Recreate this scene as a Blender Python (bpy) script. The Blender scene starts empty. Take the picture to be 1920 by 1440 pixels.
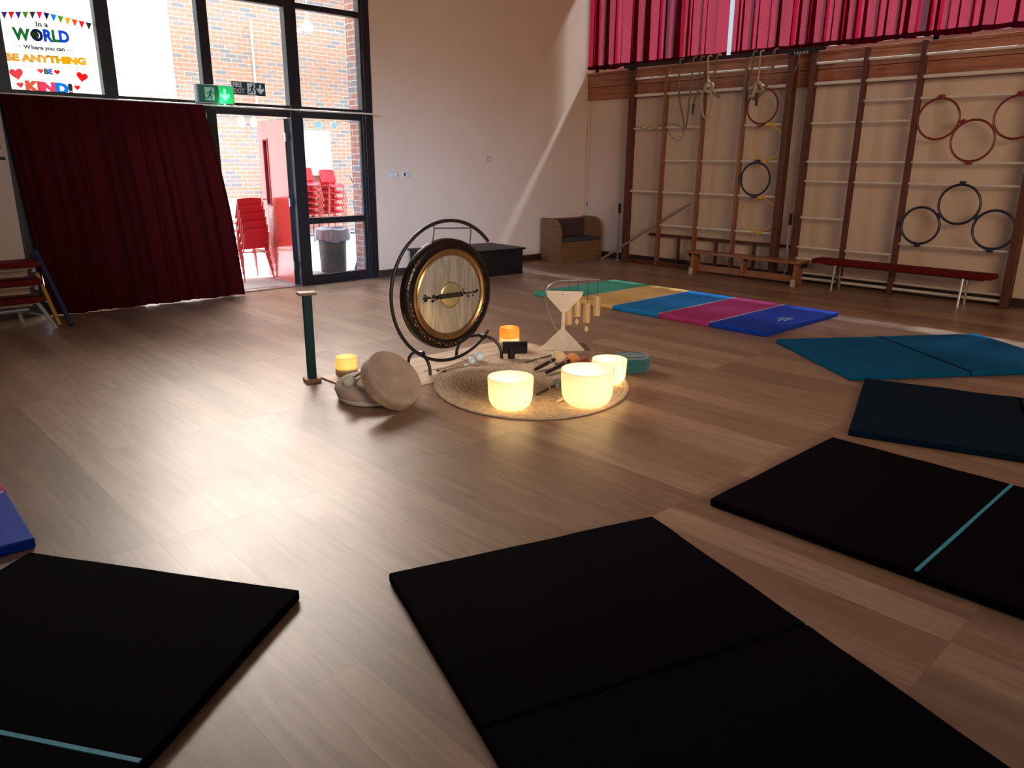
import bpy, bmesh, math, random
from mathutils import Vector, Matrix
random.seed(7)
PI = math.pi
C = bpy.context.scene.collection
# ---------------------------------------------------------------- camera, world, lights, exposure
YAW, PITCH, ROLL, F, H = .759364, .283689, .009005, 1432.7, 1.5
cf = Vector((math.sin(YAW)*math.cos(PITCH), math.cos(YAW)*math.cos(PITCH), -math.sin(PITCH)))
cr0 = Vector((math.cos(YAW), -math.sin(YAW), 0)); cu0 = cr0.cross(cf)
cr = math.cos(ROLL)*cr0 + math.sin(ROLL)*cu0
cu = -math.sin(ROLL)*cr0 + math.cos(ROLL)*cu0
cam = bpy.data.cameras.new('camera'); cam.sensor_width = 36; cam.lens = F/1920*36
cam.clip_start = .02
camo = bpy.data.objects.new('camera', cam); C.objects.link(camo)
M4 = Matrix((cr, cu, -cf)).transposed().to_4x4(); M4.translation = (0, 0, H)
camo.matrix_world = M4
bpy.context.scene.camera = camo
vs = bpy.context.scene.view_settings
vs.view_transform = 'Standard'; vs.look = 'None'; vs.gamma = 1; vs.use_curve_mapping = False
vs.exposure = 0.0
world = bpy.data.worlds.new('sky'); bpy.context.scene.world = world; world.use_nodes = True
bg = world.node_tree.nodes['Background']
bg.inputs[0].default_value = (.78, .9, 1, 1); bg.inputs[1].default_value = .9

def light(name, kind, loc, direction, power, col, **kw):
    l = bpy.data.lights.new(name, kind); l.energy = power; l.color = col
    for k, v in kw.items(): setattr(l, k, v)
    o = bpy.data.objects.new(name, l); C.objects.link(o); o.location = loc
    if direction is not None:
        o.rotation_euler = Vector(direction).to_track_quat('-Z', 'Y').to_euler()
    return o
SUN_DIR = (-1, .17, -1.43)
light('sun', 'SUN', (14, 5, 9), SUN_DIR, 18, (.80, .91, 1), angle=math.radians(4))
# added fill lamps, unseen, behind the camera and on the left
light('fill_front_warm', 'AREA', (2.6, -2.95, 2.9), (7.4, 7.0, -.9), 78, (1, .66, .42), shape='RECTANGLE', size=5.0, size_y=1.7, spread=math.radians(85))  # warm fill added to brighten the right wall
light('fill_left_cool', 'AREA', (-2.45, 3.0, 2.6), (8.0, 5.6, -1.8), 30, (.34, .58, 1), shape='RECTANGLE', size=2.4, size_y=1.2, spread=math.radians(24))  # cool fill added for the bluish part of the back wall
# daylight down through the open roof of the covered yard
light('daylight_yard', 'AREA', (6.5, 12, 5.6), (0, .1, -1), 560, (1, .97, .93), shape='RECTANGLE', size=8.0, size_y=5.5)
light('daylight_yard_side', 'AREA', (.4, 11.5, 2.6), (1, .35, -.05), 150, (.85, .93, 1), shape='RECTANGLE', size=4.0, size_y=4.0)

light('fill_front_side', 'AREA', (1.2, -2.95, 2.5), (2.6, 7.4, -1.2), 30, (1, .84, .72), shape='RECTANGLE', size=1.8, size_y=1.2, spread=math.radians(48))  # unseen fill added to light the upright faces of the objects
light('fill_floor_glare', 'AREA', (5.2, 10.6, 4.5), (-1.9, -7, -4.5), 200, (1, .84, .73), shape='RECTANGLE', size=4.5, size_y=1.6, spread=math.radians(72))  # lamp added above the yard for glare on the room floor

# ---------------------------------------------------------------- helpers
def lin(c): return c/12.92 if c <= .04045 else ((c+.055)/1.055)**2.4
def rgb(r, g, b): return (lin(r/255), lin(g/255), lin(b/255), 1)
def P(x, y):
    return cf + cr*((x-960)/F) + cu*(-(y-720)/F)
def gz(x, y, z=0):
    d = P(x, y); return Vector((0, 0, H)) + d*((z-H)/d.z)
def py(x, y, Y):
    d = P(x, y); return Vector((0, 0, H)) + d*(Y/d.y)

MC = {}
def mat(name, col, rough=.6, metal=0, spec=.5, noise=None, bump=None, coat=0, emit=None, transmission=0, sheen=0):
    if name in MC: return MC[name]
    m = bpy.data.materials.new(name); m.use_nodes = True; nt = m.node_tree; b = nt.nodes['Principled BSDF']
    if len(col) == 3: col = (*col, 1)
    b.inputs['Base Color'].default_value = col; b.inputs['Roughness'].default_value = rough
    b.inputs['Metallic'].default_value = metal; b.inputs['Specular IOR Level'].default_value = spec
    b.inputs['Coat Weight'].default_value = coat; b.inputs['Coat Roughness'].default_value = .12
    b.inputs['Transmission Weight'].default_value = transmission
    b.inputs['Sheen Weight'].default_value = sheen
    tc = nt.nodes.new('ShaderNodeTexCoord')
    if noise is None: noise = (8, .12)
    n = nt.nodes.new('ShaderNodeTexNoise'); n.inputs['Scale'].default_value = noise[0]; n.inputs['Detail'].default_value = 4
    mp = nt.nodes.new('ShaderNodeMapping')
    if len(noise) > 2: mp.inputs['Scale'].default_value = noise[2]
    nt.links.new(tc.outputs['Object'], mp.inputs[0]); nt.links.new(mp.outputs[0], n.inputs['Vector'])
    r = nt.nodes.new('ShaderNodeMapRange'); r.inputs[3].default_value = 1-noise[1]; r.inputs[4].default_value = 1+noise[1]
    nt.links.new(n.outputs['Fac'], r.inputs[0])
    mx = nt.nodes.new('ShaderNodeVectorMath'); mx.operation = 'SCALE'; mx.inputs[0].default_value = col[:3]
    nt.links.new(r.outputs[0], mx.inputs['Scale']); nt.links.new(mx.outputs[0], b.inputs['Base Color'])
    if bump:
        n2 = nt.nodes.new('ShaderNodeTexNoise'); n2.inputs['Scale'].default_value = bump[0]; n2.inputs['Detail'].default_value = 3
        nt.links.new(tc.outputs['Object'], n2.inputs['Vector'])
        bp = nt.nodes.new('ShaderNodeBump'); bp.inputs['Strength'].default_value = bump[1]; bp.inputs['Distance'].default_value = .01
        nt.links.new(n2.outputs['Fac'], bp.inputs['Height']); nt.links.new(bp.outputs[0], b.inputs['Normal'])
    if emit:
        b.inputs['Emission Color'].default_value = (*emit[0][:3], 1); b.inputs['Emission Strength'].default_value = emit[1]
    MC[name] = m; return m

def link_obj(name, me, m, parent=None, loc=None):
    o = bpy.data.objects.new(name, me); C.objects.link(o)
    if m: me.materials.append(m)
    if parent: o.parent = parent
    if loc is not None: o.location = loc
    return o
def obj(name, bm, m, parent=None, smooth=False, bevel=0, seg=2):
    bmesh.ops.recalc_face_normals(bm, faces=bm.faces)
    me = bpy.data.meshes.new(name); bm.to_mesh(me); bm.free()
    if smooth:
        me.polygons.foreach_set('use_smooth', [True]*len(me.polygons))
        try: me.set_sharp_from_angle(angle=math.radians(40))
        except Exception: pass
    o = link_obj(name, me, m, parent)
    if bevel:
        md = o.modifiers.new('bevel', 'BEVEL'); md.width = bevel; md.segments = seg; md.limit_method = 'ANGLE'
    return o
def tag(o, label, cat, group=None, kind=None):
    if label: o['label'] = label
    if cat: o['category'] = cat
    if group: o['group'] = group
    if kind: o['kind'] = kind
    return o
def struct(o): o['kind'] = 'structure'; return o
def thing(name, label, cat, loc=(0, 0, 0), rz=0, group=None):
    o = bpy.data.objects.new(name, None); C.objects.link(o); o.location = loc; o.rotation_euler = (0, 0, rz)
    o.empty_display_size = .1
    return tag(o, label, cat, group)
def copy_tree(o, parent=None):
    c = o.copy(); C.objects.link(c); c.parent = parent
    for ch in list(o.children): copy_tree(ch, c)
    return c
def box(bm, x0, x1, y0, y1, z0, z1, M=None):
    v = [bm.verts.new((x, y, z)) for x in (x0, x1) for y in (y0, y1) for z in (z0, z1)]
    if M: 
        for q in v: q.co = M @ q.co
    for f in ((0,1,3,2),(4,6,7,5),(0,4,5,1),(2,3,7,6),(0,2,6,4),(1,5,7,3)): bm.faces.new([v[i] for i in f])
    return bm
def B(*a, **k): return box(bmesh.new(), *a, **k)
def frame_of(d):
    d = Vector(d).normalized(); a = Vector((0, 0, 1)) if abs(d.z) < .9 else Vector((1, 0, 0))
    u = d.cross(a).normalized(); return u, d.cross(u).normalized(), d
def tube(bm, pts, r, n=10, closed=False, caps=True):
    pts = [Vector(p) for p in pts]; N = len(pts); rs = r if isinstance(r, (list, tuple)) else [r]*N
    rings = []; u = None
    for i, p in enumerate(pts):
        if closed: t = pts[(i+1) % N]-pts[i-1]
        else: t = pts[min(i+1, N-1)]-pts[max(i-1, 0)]
        t.normalize()
        if u is None: u, v, _ = frame_of(t)
        else:
            u = (u - t*u.dot(t)).normalized(); v = t.cross(u)
        rings.append([bm.verts.new(p+(u*math.cos(2*PI*k/n)+v*math.sin(2*PI*k/n))*rs[i]) for k in range(n)])
    for i in range(N if closed else N-1):
        a, b = rings[i], rings[(i+1) % N]
        for k in range(n): bm.faces.new((a[k], a[(k+1) % n], b[(k+1) % n], b[k]))
    if caps and not closed:
        bm.faces.new(rings[0][::-1]); bm.faces.new(rings[-1])
    return bm
def T(pts, r, n=10, **k): return tube(bmesh.new(), pts, r, n, **k)
def lathe(bm, prof, n=48, M=None, closed=False):
    """prof = [(r,z)...] spun about z"""
    rings = []
    for r, z in prof:
        if r < 1e-6: rings.append([bm.verts.new((0, 0, z))])
        else: rings.append([bm.verts.new((r*math.cos(2*PI*k/n), r*math.sin(2*PI*k/n), z)) for k in range(n)])
    if M:
        for q in rings:
            for v in q: v.co = M @ v.co
    L = len(rings)
    for i in range(L if closed else L-1):
        a, b = rings[i], rings[(i+1) % L]
        for k in range(n):
            k2 = (k+1) % n
            if len(a) == 1 and len(b) == 1: continue
            if len(a) == 1: bm.faces.new((a[0], b[k], b[k2]))
            elif len(b) == 1: bm.faces.new((a[k], b[0], a[k2]))
            else: bm.faces.new((a[k], a[k2], b[k2], b[k]))
    return bm
def L(prof, n=48, **k): return lathe(bmesh.new(), prof, n, **k)
def prism(bm, poly, axis, a, b, M=None):
    """poly 2D extruded along axis ('x','y','z') from a to b"""
    def mk(p, t):
        if axis == 'x': c = (t, p[0], p[1])
        elif axis == 'y': c = (p[0], t, p[1])
        else: c = (p[0], p[1], t)
        c = Vector(c); return bm.verts.new(M @ c if M else c)
    A = [mk(p, a) for p in poly]; Bv = [mk(p, b) for p in poly]
    bm.faces.new(A[::-1]); bm.faces.new(Bv)
    for i in range(len(poly)):
        j = (i+1) % len(poly); bm.faces.new((A[i], A[j], Bv[j], Bv[i]))
    return bm
def text(name, s, size, m, parent, loc, rot=(PI/2, 0, 0), ext=.001, xs=1.0, align='LEFT', bold=0):
    c = bpy.data.curves.new(name, 'FONT'); c.body = s; c.size = size; c.extrude = ext; c.align_x = align
    c.offset = bold; c.resolution_u = 3
    o = bpy.data.objects.new(name, c); C.objects.link(o)
    bpy.context.view_layer.update()
    me = bpy.data.meshes.new_from_object(o.evaluated_get(bpy.context.evaluated_depsgraph_get()))
    bpy.data.objects.remove(o); bpy.data.curves.remove(c)
    me.name = name; me.materials.clear()
    q = link_obj(name, me, m, parent, loc); q.rotation_euler = rot; q.scale = (xs, 1, 1)
    return q
def smoothstep(t): return t*t*(3-2*t)

# ---------------------------------------------------------------- materials
def floor_mat():
    m = bpy.data.materials.new('floor_planks'); m.use_nodes = True; nt = m.node_tree; N = nt.nodes; b = N['Principled BSDF']; K = nt.links.new
    tc = N.new('ShaderNodeTexCoord'); mp = N.new('ShaderNodeMapping'); mp.inputs['Rotation'].default_value = (0, 0, PI/2)
    mp.inputs['Location'].default_value = (.13, .034, 0)
    K(tc.outputs['Object'], mp.inputs[0])
    br = N.new('ShaderNodeTexBrick'); br.offset = .37; br.offset_frequency = 1; br.inputs['Scale'].default_value = 1
    br.inputs['Brick Width'].default_value = 1.22; br.inputs['Row Height'].default_value = .184
    br.inputs['Mortar Size'].default_value = .0013; br.inputs['Mortar Smooth'].default_value = .5
    br.inputs['Color1'].default_value = (0, 0, 0, 1); br.inputs['Color2'].default_value = (1, 1, 1, 1); br.inputs['Mortar'].default_value = (.5, .5, .5, 1)
    K(mp.outputs[0], br.inputs['Vector'])
    # grain
    g = N.new('ShaderNodeMapping'); g.inputs['Scale'].default_value = (14, 1.1, 1); K(tc.outputs['Object'], g.inputs[0])
    add = N.new('ShaderNodeVectorMath'); add.operation = 'ADD'; K(g.outputs[0], add.inputs[0]); 
    sc = N.new('ShaderNodeVectorMath'); sc.operation = 'SCALE'; sc.inputs['Scale'].default_value = 9; K(br.outputs['Color'], sc.inputs[0]); K(sc.outputs[0], add.inputs[1])
    n1 = N.new('ShaderNodeTexNoise'); n1.inputs['Scale'].default_value = 1.6; n1.inputs['Detail'].default_value = 7; n1.inputs['Distortion'].default_value = 1.2
    K(add.outputs[0], n1.inputs['Vector'])
    n2 = N.new('ShaderNodeTexNoise'); n2.inputs['Scale'].default_value = .9; n2.inputs['Detail'].default_value = 3; K(tc.outputs['Object'], n2.inputs['Vector'])
    r1 = N.new('ShaderNodeMapRange'); r1.inputs[1].default_value = .3; r1.inputs[2].default_value = .7; K(n1.outputs['Fac'], r1.inputs[0])
    mixv = N.new('ShaderNodeMath'); mixv.operation = 'MULTIPLY_ADD'; mixv.inputs[1].default_value = .45
    K(r1.outputs[0], mixv.inputs[0])
    m2 = N.new('ShaderNodeMath'); m2.operation = 'MULTIPLY'; m2.inputs[1].default_value = .55; K(br.outputs['Color'], m2.inputs[0]); K(m2.outputs[0], mixv.inputs[2])
    cr_ = N.new('ShaderNodeValToRGB'); e = cr_.color_ramp.elements
    e[0].position = .0; e[0].color = (.145, .072, .038, 1); e[1].position = 1; e[1].color = (.39, .245, .16, 1)
    x = e.new(.5); x.color = (.25, .142, .086, 1)
    K(mixv.outputs[0], cr_.inputs[0])
    dk = N.new('ShaderNodeMixRGB'); dk.blend_type = 'MULTIPLY'; K(br.outputs['Fac'], dk.inputs[0]); K(cr_.outputs[0], dk.inputs[1]); dk.inputs[2].default_value = (.6, .55, .5, 1)
    K(dk.outputs[0], b.inputs['Base Color'])
    rr = N.new('ShaderNodeMapRange'); rr.inputs[3].default_value = .3; rr.inputs[4].default_value = .48; K(n2.outputs['Fac'], rr.inputs[0]); K(rr.outputs[0], b.inputs['Roughness'])
    b.inputs['Specular IOR Level'].default_value = .85
    bp = N.new('ShaderNodeBump'); bp.inputs['Strength'].default_value = .12; bp.inputs['Distance'].default_value = .002; K(n1.outputs['Fac'], bp.inputs['Height']); K(bp.outputs[0], b.inputs['Normal'])
    return m
def brick_mat(name, axis='x', c1=(.50, .30, .22), c2=(.42, .32, .29), mort=(.66, .59, .52)):
    m = bpy.data.materials.new(name); m.use_nodes = True; nt = m.node_tree; N = nt.nodes; b = N['Principled BSDF']; K = nt.links.new
    tc = N.new('ShaderNodeTexCoord'); sp = N.new('ShaderNodeSeparateXYZ'); cb = N.new('ShaderNodeCombineXYZ')
    K(tc.outputs['Object'], sp.inputs[0]); K(sp.outputs[0 if axis == 'x' else 1], cb.inputs[0]); K(sp.outputs[2], cb.inputs[1])
    br = N.new('ShaderNodeTexBrick'); br.inputs['Scale'].default_value = 1; br.inputs['Brick Width'].default_value = .225; br.inputs['Row Height'].default_value = .075
    br.inputs['Mortar Size'].default_value = .006; br.inputs['Color1'].default_value = (0, 0, 0, 1); br.inputs['Color2'].default_value = (1, 1, 1, 1)
    K(cb.outputs[0], br.inputs['Vector'])
    rp = N.new('ShaderNodeValToRGB'); e = rp.color_ramp.elements; e[0].color = (*c1, 1); e[1].color = (.26, .27, .30, 1); e[1].position = .97
    x = e.new(.55); x.color = (*c1, 1); x = e.new(.7); x.color = (*c2, 1)
    K(br.outputs['Color'], rp.inputs[0])
    mx = N.new('ShaderNodeMixRGB'); K(br.outputs['Fac'], mx.inputs[0]); K(rp.outputs[0], mx.inputs[1]); mx.inputs[2].default_value = (*mort, 1)
    K(mx.outputs[0], b.inputs['Base Color']); b.inputs['Roughness'].default_value = .85
    bp = N.new('ShaderNodeBump'); bp.invert = True; bp.inputs['Distance'].default_value = .006; K(br.outputs['Fac'], bp.inputs['Height']); K(bp.outputs[0], b.inputs['Normal'])
    return m
def glass_mat():
    m = bpy.data.materials.new('window_glass'); m.use_nodes = True; nt = m.node_tree; N = nt.nodes; K = nt.links.new
    for n in list(N): N.remove(n)
    out = N.new('ShaderNodeOutputMaterial'); t = N.new('ShaderNodeBsdfTransparent'); g = N.new('ShaderNodeBsdfGlossy'); g.inputs['Roughness'].default_value = .02
    t.inputs[0].default_value = (.95, .97, .97, 1)
    fr = N.new('ShaderNodeMapRange'); fr.inputs[3].default_value = .04; fr.inputs[4].default_value = .55; lw = N.new('ShaderNodeLayerWeight'); lw.inputs[0].default_value = .12; K(lw.outputs['Facing'], fr.inputs[0]); mx = N.new('ShaderNodeMixShader')
    K(fr.outputs[0], mx.inputs[0]); K(t.outputs[0], mx.inputs[1]); K(g.outputs[0], mx.inputs[2]); K(mx.outputs[0], out.inputs[0]); return m
def cloth_mat(name, col, trans, transcol, through=0.0, vscale=60):
    m = bpy.data.materials.new(name); m.use_nodes = True; nt = m.node_tree; N = nt.nodes; K = nt.links.new
    b = N['Principled BSDF']; out = N['Material Output']; b.inputs['Base Color'].default_value = (*col, 1); b.inputs['Roughness'].default_value = .9
    b.inputs['Specular IOR Level'].default_value = .05; b.inputs['Sheen Weight'].default_value = .02
    tc = N.new('ShaderNodeTexCoord'); n = N.new('ShaderNodeTexNoise'); n.inputs['Scale'].default_value = vscale; n.inputs['Detail'].default_value = 2
    K(tc.outputs['Object'], n.inputs['Vector'])
    tr = N.new('ShaderNodeBsdfTranslucent')
    r = N.new('ShaderNodeMapRange'); r.inputs[1].default_value = .3; r.inputs[2].default_value = .7; r.inputs[3].default_value = .75; r.inputs[4].default_value = 1.25; K(n.outputs['Fac'], r.inputs[0])
    s = N.new('ShaderNodeVectorMath'); s.operation = 'SCALE'; s.inputs[0].default_value = transcol; K(r.outputs[0], s.inputs['Scale']); K(s.outputs[0], tr.inputs[0])
    mx = N.new('ShaderNodeMixShader'); mx.inputs[0].default_value = trans; K(b.outputs[0], mx.inputs[1]); K(tr.outputs[0], mx.inputs[2])
    if through:
        tp = N.new('ShaderNodeBsdfTransparent'); tp.inputs[0].default_value = (.92, .78, .86, 1)
        m2 = N.new('ShaderNodeMixShader'); m2.inputs[0].default_value = through; K(mx.outputs[0], m2.inputs[1]); K(tp.outputs[0], m2.inputs[2]); K(m2.outputs[0], out.inputs[0])
    else: K(mx.outputs[0], out.inputs[0])
    return m
def wood_mat(name, dark, light_, scale=(1, 12, 12), rough=.45, coat=0):
    m = bpy.data.materials.new(name); m.use_nodes = True; nt = m.node_tree; N = nt.nodes; b = N['Principled BSDF']; K = nt.links.new
    tc = N.new('ShaderNodeTexCoord'); mp = N.new('ShaderNodeMapping'); mp.inputs['Scale'].default_value = scale; K(tc.outputs['Object'], mp.inputs[0])
    n = N.new('ShaderNodeTexNoise'); n.inputs['Scale'].default_value = 2.2; n.inputs['Detail'].default_value = 6; n.inputs['Distortion'].default_value = .8; K(mp.outputs[0], n.inputs['Vector'])
    r = N.new('ShaderNodeValToRGB'); r.color_ramp.elements[0].position = .3; r.color_ramp.elements[0].color = (*dark, 1); r.color_ramp.elements[1].position = .7; r.color_ramp.elements[1].color = (*light_, 1)
    K(n.outputs['Fac'], r.inputs[0]); K(r.outputs[0], b.inputs['Base Color']); b.inputs['Roughness'].default_value = rough
    b.inputs['Coat Weight'].default_value = coat
    return m
M_floor = floor_mat(); M_glass = glass_mat()
M_wall = mat('wall_paint', (.62, .47, .36), .75, noise=(2, .05), bump=(60, .05), spec=.3)
M_frame = mat('window_frame_dark', (.010, .010, .013), .35, noise=(5, .1))
M_base = mat('baseboard_dark', (.035, .018, .014), .45)
M_ceiling = mat('ceiling_paint', (.6, .54, .47), .8)
M_brick = brick_mat('yard_brick'); M_brick_y = brick_mat('pier_brick', 'y', c1=(.46, .21, .16), c2=(.42, .22, .18))
M_post = wood_mat('climbing_frame_wood', (.06, .014, .006), (.12, .030, .010), (9, 9, 1), .55, 0)
M_post2 = wood_mat('climbing_frame_light_wood', (.17, .058, .018), (.27, .10, .032), (9, 9, 1), .4, .1)
M_beam = wood_mat('beam_wood', (.22, .068, .030), (.38, .14, .070), (6, .8, 14), .5)
M_rung = mat('rung_paint', (.72, .66, .58), .3, metal=.2)
M_steel = mat('steel_tube', (.45, .45, .46), .3, metal=.9)
M_black = mat('black_paint', (.006, .0045, .005), .5, spec=.3)
M_redcurtain = cloth_mat('crimson_curtain', (.10, .003, .014), .5, (.34, .006, .027), through=.08); M_hem = cloth_mat('crimson_hem', (.05, .001, .008), .25, (.10, .003, .016))
M_maroon = cloth_mat('maroon_curtain', (.034, .0016, .0014), .02, (.1, .005, .004))
M_pole = mat('dark_iron', (.012, .008, .007), .45, spec=.4)

# ---------------------------------------------------------------- room shell
WY, WX = 8.598, 9.81     # back wall plane, right wall plane
CH = 5.2
struct(obj('floor', B(-2.6, 9.95, -3.1, 8.75, -.1, 0), M_floor))
bm = bmesh.new()
box(bm, 5.705, 9.95, WY, WY+.25, 0, CH); box(bm, -2.6, 1.68, WY, WY+.25, 0, CH); box(bm, 1.68, 5.705, WY, WY+.25, 4.2, CH)
struct(obj('wall_back', bm, M_wall))
bm = bmesh.new()
box(bm, WX, WX+.25, -3.1, WY+.25, 0, 2.82); box(bm, WX, WX+.25, -3.1, WY+.25, 4.75, CH); box(bm, WX, WX+.25, -3.1, 0, 2.82, 4.75)
struct(obj('wall_right', bm, M_wall))
bm = bmesh.new()
box(bm, -2.75, -2.5, -3.1, WY, 0, 1.6); box(bm, -2.75, -2.5, -3.1, WY, 3.6, CH); box(bm, -2.75, -2.5, -3.1, .8, 1.6, 3.6); box(bm, -2.75, -2.5, 5.2, WY, 1.6, 3.6)
struct(obj('wall_left', bm, M_wall))
bm = bmesh.new()
box(bm, -2.75, 10.06, -3.25, -3.0, 0, 1.9); box(bm, -2.75, 10.06, -3.25, -3.0, 3.9, CH); box(bm, -2.75, .1, -3.25, -3.0, 1.9, 3.9); box(bm, 5.1, 10.06, -3.25, -3.0, 1.9, 3.9)
struct(obj('wall_front', bm, M_wall))
struct(obj('ceiling', B(-2.75, 10.06, -3.25, WY+.25, CH, CH+.12), M_ceiling))
struct(obj('baseboard_back', B(5.705, WX, WY-.025, WY, 0, .095), M_base, bevel=.004))
struct(obj('baseboard_left', B(-2.5, 1.68, WY-.025, WY, 0, .095), M_base, bevel=.004))
struct(obj('baseboard_right', B(WX-.025, WX, -3, WY-.025, 0, .095), M_base, bevel=.004))
# timber beam under the high windows and its sloping sill
bm = bmesh.new(); box(bm, WX-.05, WX, -3, WY, 2.435, 2.62); box(bm, WX-.055, WX, -3, WY, 2.625, 2.80)
struct(obj('trim_1', bm, M_beam, bevel=.006))
struct(obj('trim_2', prism(bmesh.new(), [(WX-.075, 2.80), (WX+.2, 2.80), (WX+.2, 2.85), (WX-.075, 2.835)], 'y', -3, WY) if False else
       (lambda b_: (prism(b_, [(WX-.075, 2.80), (WX+.2, 2.80), (WX+.2, 2.86), (WX-.075, 2.835)], 'y', -3, WY), b_)[1])(bmesh.new()), M_beam, bevel=.004))
# pipe in the corner
struct(obj('trim_3', T([(9.775, WY-.03, .6), (9.775, WY-.03, 2.43)], .012, 8), M_wall))
# high window in the right wall: frame and panes
wf = struct(obj('window_1', (lambda b_: ([box(b_, WX+.14, WX+.2, y-.03, y+.03, 2.86, 4.75) for y in (.03, 1.8, 3.55, 5.3, 7.0, WY-.02)], box(b_, WX+.14, WX+.2, 0, WY, 2.86, 2.91), box(b_, WX+.14, WX+.2, 0, WY, 4.69, 4.75), b_)[-1])(bmesh.new()), M_rung))
obj('pane', B(WX+.168, WX+.172, 0, WY, 2.86, 4.75), M_glass, wf)

# ---------------------------------------------------------------- glazed screen in the back wall
MX = [(1.68, 1.80), (2.59, 2.72), (3.585, 3.695), (4.573, 4.722), (5.55, 5.70)]
wn = 0
scr = bmesh.new()
for a, b_ in MX: box(scr, a, b_, WY-.01, WY+.09, 0, 4.2)
for i in range(4):
    x0, x1 = MX[i][1], MX[i+1][0]
    box(scr, x0, x1, WY, WY+.08, 1.968, 2.095); box(scr, x0, x1, WY, WY+.08, 3.14, 3.205); box(scr, x0, x1, WY, WY+.08, 4.1, 4.2)
box(scr, 4.722, 5.55, WY, WY+.08, 0, .118); box(scr, 4.722, 5.55, WY, WY+.08, .74, .815)
box(scr, 1.8, 2.59, WY, WY+.08, 0, .118)
# thin glazing beads on the tall right light
box(scr, 4.722, 4.745, WY+.02, WY+.06, .118, 1.968); box(scr, 5.527, 5.55, WY+.02, WY+.06, .118, 1.968); box(scr, 5.585, 5.6, WY-.018, WY-.01, 0, 4.1)
sf = struct(obj('window_2', scr, M_frame, bevel=.004))
for i in range(4):
    x0, x1 = MX[i][1], MX[i+1][0]
    obj('pane', B(x0, x1, WY+.038, WY+.042, 2.095, 3.14), M_glass, sf)
    obj('pane', B(x0, x1, WY+.038, WY+.042, 3.205, 4.1), M_glass, sf)
obj('pane', B(4.745, 5.527, WY+.038, WY+.042, .815, 1.968), M_glass, sf)
obj('pane', B(4.745, 5.527, WY+.038, WY+.042, .118, .74), M_glass, sf)
obj('pane', B(1.8, 2.59, WY+.038, WY+.042, .118, 1.968), M_glass, sf)
# open red door leaf, hinged on the right jamb, swung out into the yard
M_reddoor = mat('red_gloss_door', (.62, .045, .03), .22, coat=.6, noise=(3, .06))
hx, hy = 4.565, WY+.10
dvec = Vector((4.672-hx, 9.66-hy, 0)); dl = dvec.length; da = math.atan2(dvec.y, dvec.x)
door = struct(bpy.data.objects.new('door_1', None)); C.objects.link(door); door.location = (hx, hy, 0); door.rotation_euler = (0, 0, da)
bm = bmesh.new(); VS = (.62, .74, .95, 1.72)   # vision slot along the leaf
box(bm, 0, VS[0], -.022, .022, .012, 1.955); box(bm, VS[1], dl-.05, -.022, .022, .012, 1.955)
box(bm, VS[0], VS[1], -.022, .022, .012, VS[2]); box(bm, VS[0], VS[1], -.022, .022, VS[3], 1.955)
obj('door_leaf', bm, M_reddoor, door, bevel=.003)
bm = bmesh.new()
for (a, b_, c, d) in ((VS[0]-.02, VS[0], VS[2]-.02, VS[3]+.02), (VS[1], VS[1]+.02, VS[2]-.02, VS[3]+.02), (VS[0], VS[1], VS[2]-.02, VS[2]), (VS[0], VS[1], VS[3], VS[3]+.02)):
    box(bm, a, b_, -.03, .03, c, d)
obj('vision_panel_bead', bm, mat('door_bead', (.33, .02, .03), .4), door)
obj('vision_panel', B(VS[0], VS[1], -.003, .003, VS[2], VS[3]), M_glass, door)
obj('door_edge', B(-.012, .0, -.03, .03, .012, 1.955), M_frame, door)
for z in (.25, 1.0, 1.75): obj('hinge', T([(-.018, .03, z-.05), (-.018, .03, z+.05)], .011, 8), M_steel, door)
bm = bmesh.new(); tube(bm, [(.9, .022, 1.0), (.9, .07, 1.0)], .01, 8); tube(bm, [(.9, .065, 1.0), (.79, .065, 1.0)], .009, 8)
obj('door_handle', bm, M_steel, door)
# aluminium threshold
struct(obj('trim_4', B(3.695, 4.573, WY-.02, WY+.1, 0, .012), M_steel))

# ---------------------------------------------------------------- the covered yard outside
M_yard = mat('yard_paving', (.52, .50, .50), .55, noise=(6, .12))
M_white = mat('white_render', (.86, .85, .82), .7)
bm = box(bmesh.new(), -2, 12.5, WY+.1+.15, 15.2, -.12, -.005)
struct(obj('floor_yard', bm, M_yard)).name = 'floor_2'
struct(obj('wall_yard', B(5.66, 12.5, 14.8, 15.0, 0, 5.6), M_brick)).name = 'wall_far'
struct(obj('wall_white', B(-2, 5.66, 14.78, 15.0, 0, 5.6), M_white)).name = 'wall_far_white'
struct(obj('wall_pier', B(5.72, 6.05, WY+.25, 9.16, 0, 5.0), M_brick_y)).name = 'wall_pier'
bm = bmesh.new()
for y in (9.6, 10.9, 12.2, 13.5, 14.6): box(bm, -2, 12.5, y-.05, y+.05, 4.62, 4.82)
struct(obj('trim_5', bm, mat('yard_rafter', (.55, .33, .18), .6)))
tag(obj('low_white_screen', B(5.3, 6.5, 13.9, 14.0, 0, .80), M_white), 'low white screen panel standing against the yard brick wall left of red chairs', 'screen')
# whiteboard on the yard wall
wb = thing('whiteboard', 'pale framed board fixed to the yard brick wall above the red chair stacks', 'board', (8.24, 14.8, 1.2))
obj('panel', B(-.44, .46, -.03, 0, 0, .84), mat('board_pale', (.68, .80, .82), .35), wb)
bm = bmesh.new()
for a in ((-.47, -.44, -.04, 0, -.03, .87), (.46, .49, -.04, 0, -.03, .87), (-.44, .46, -.04, 0, -.03, 0), (-.44, .46, -.04, 0, .84, .87)): box(bm, *a)
obj('frame', bm, M_rung, wb)
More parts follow.
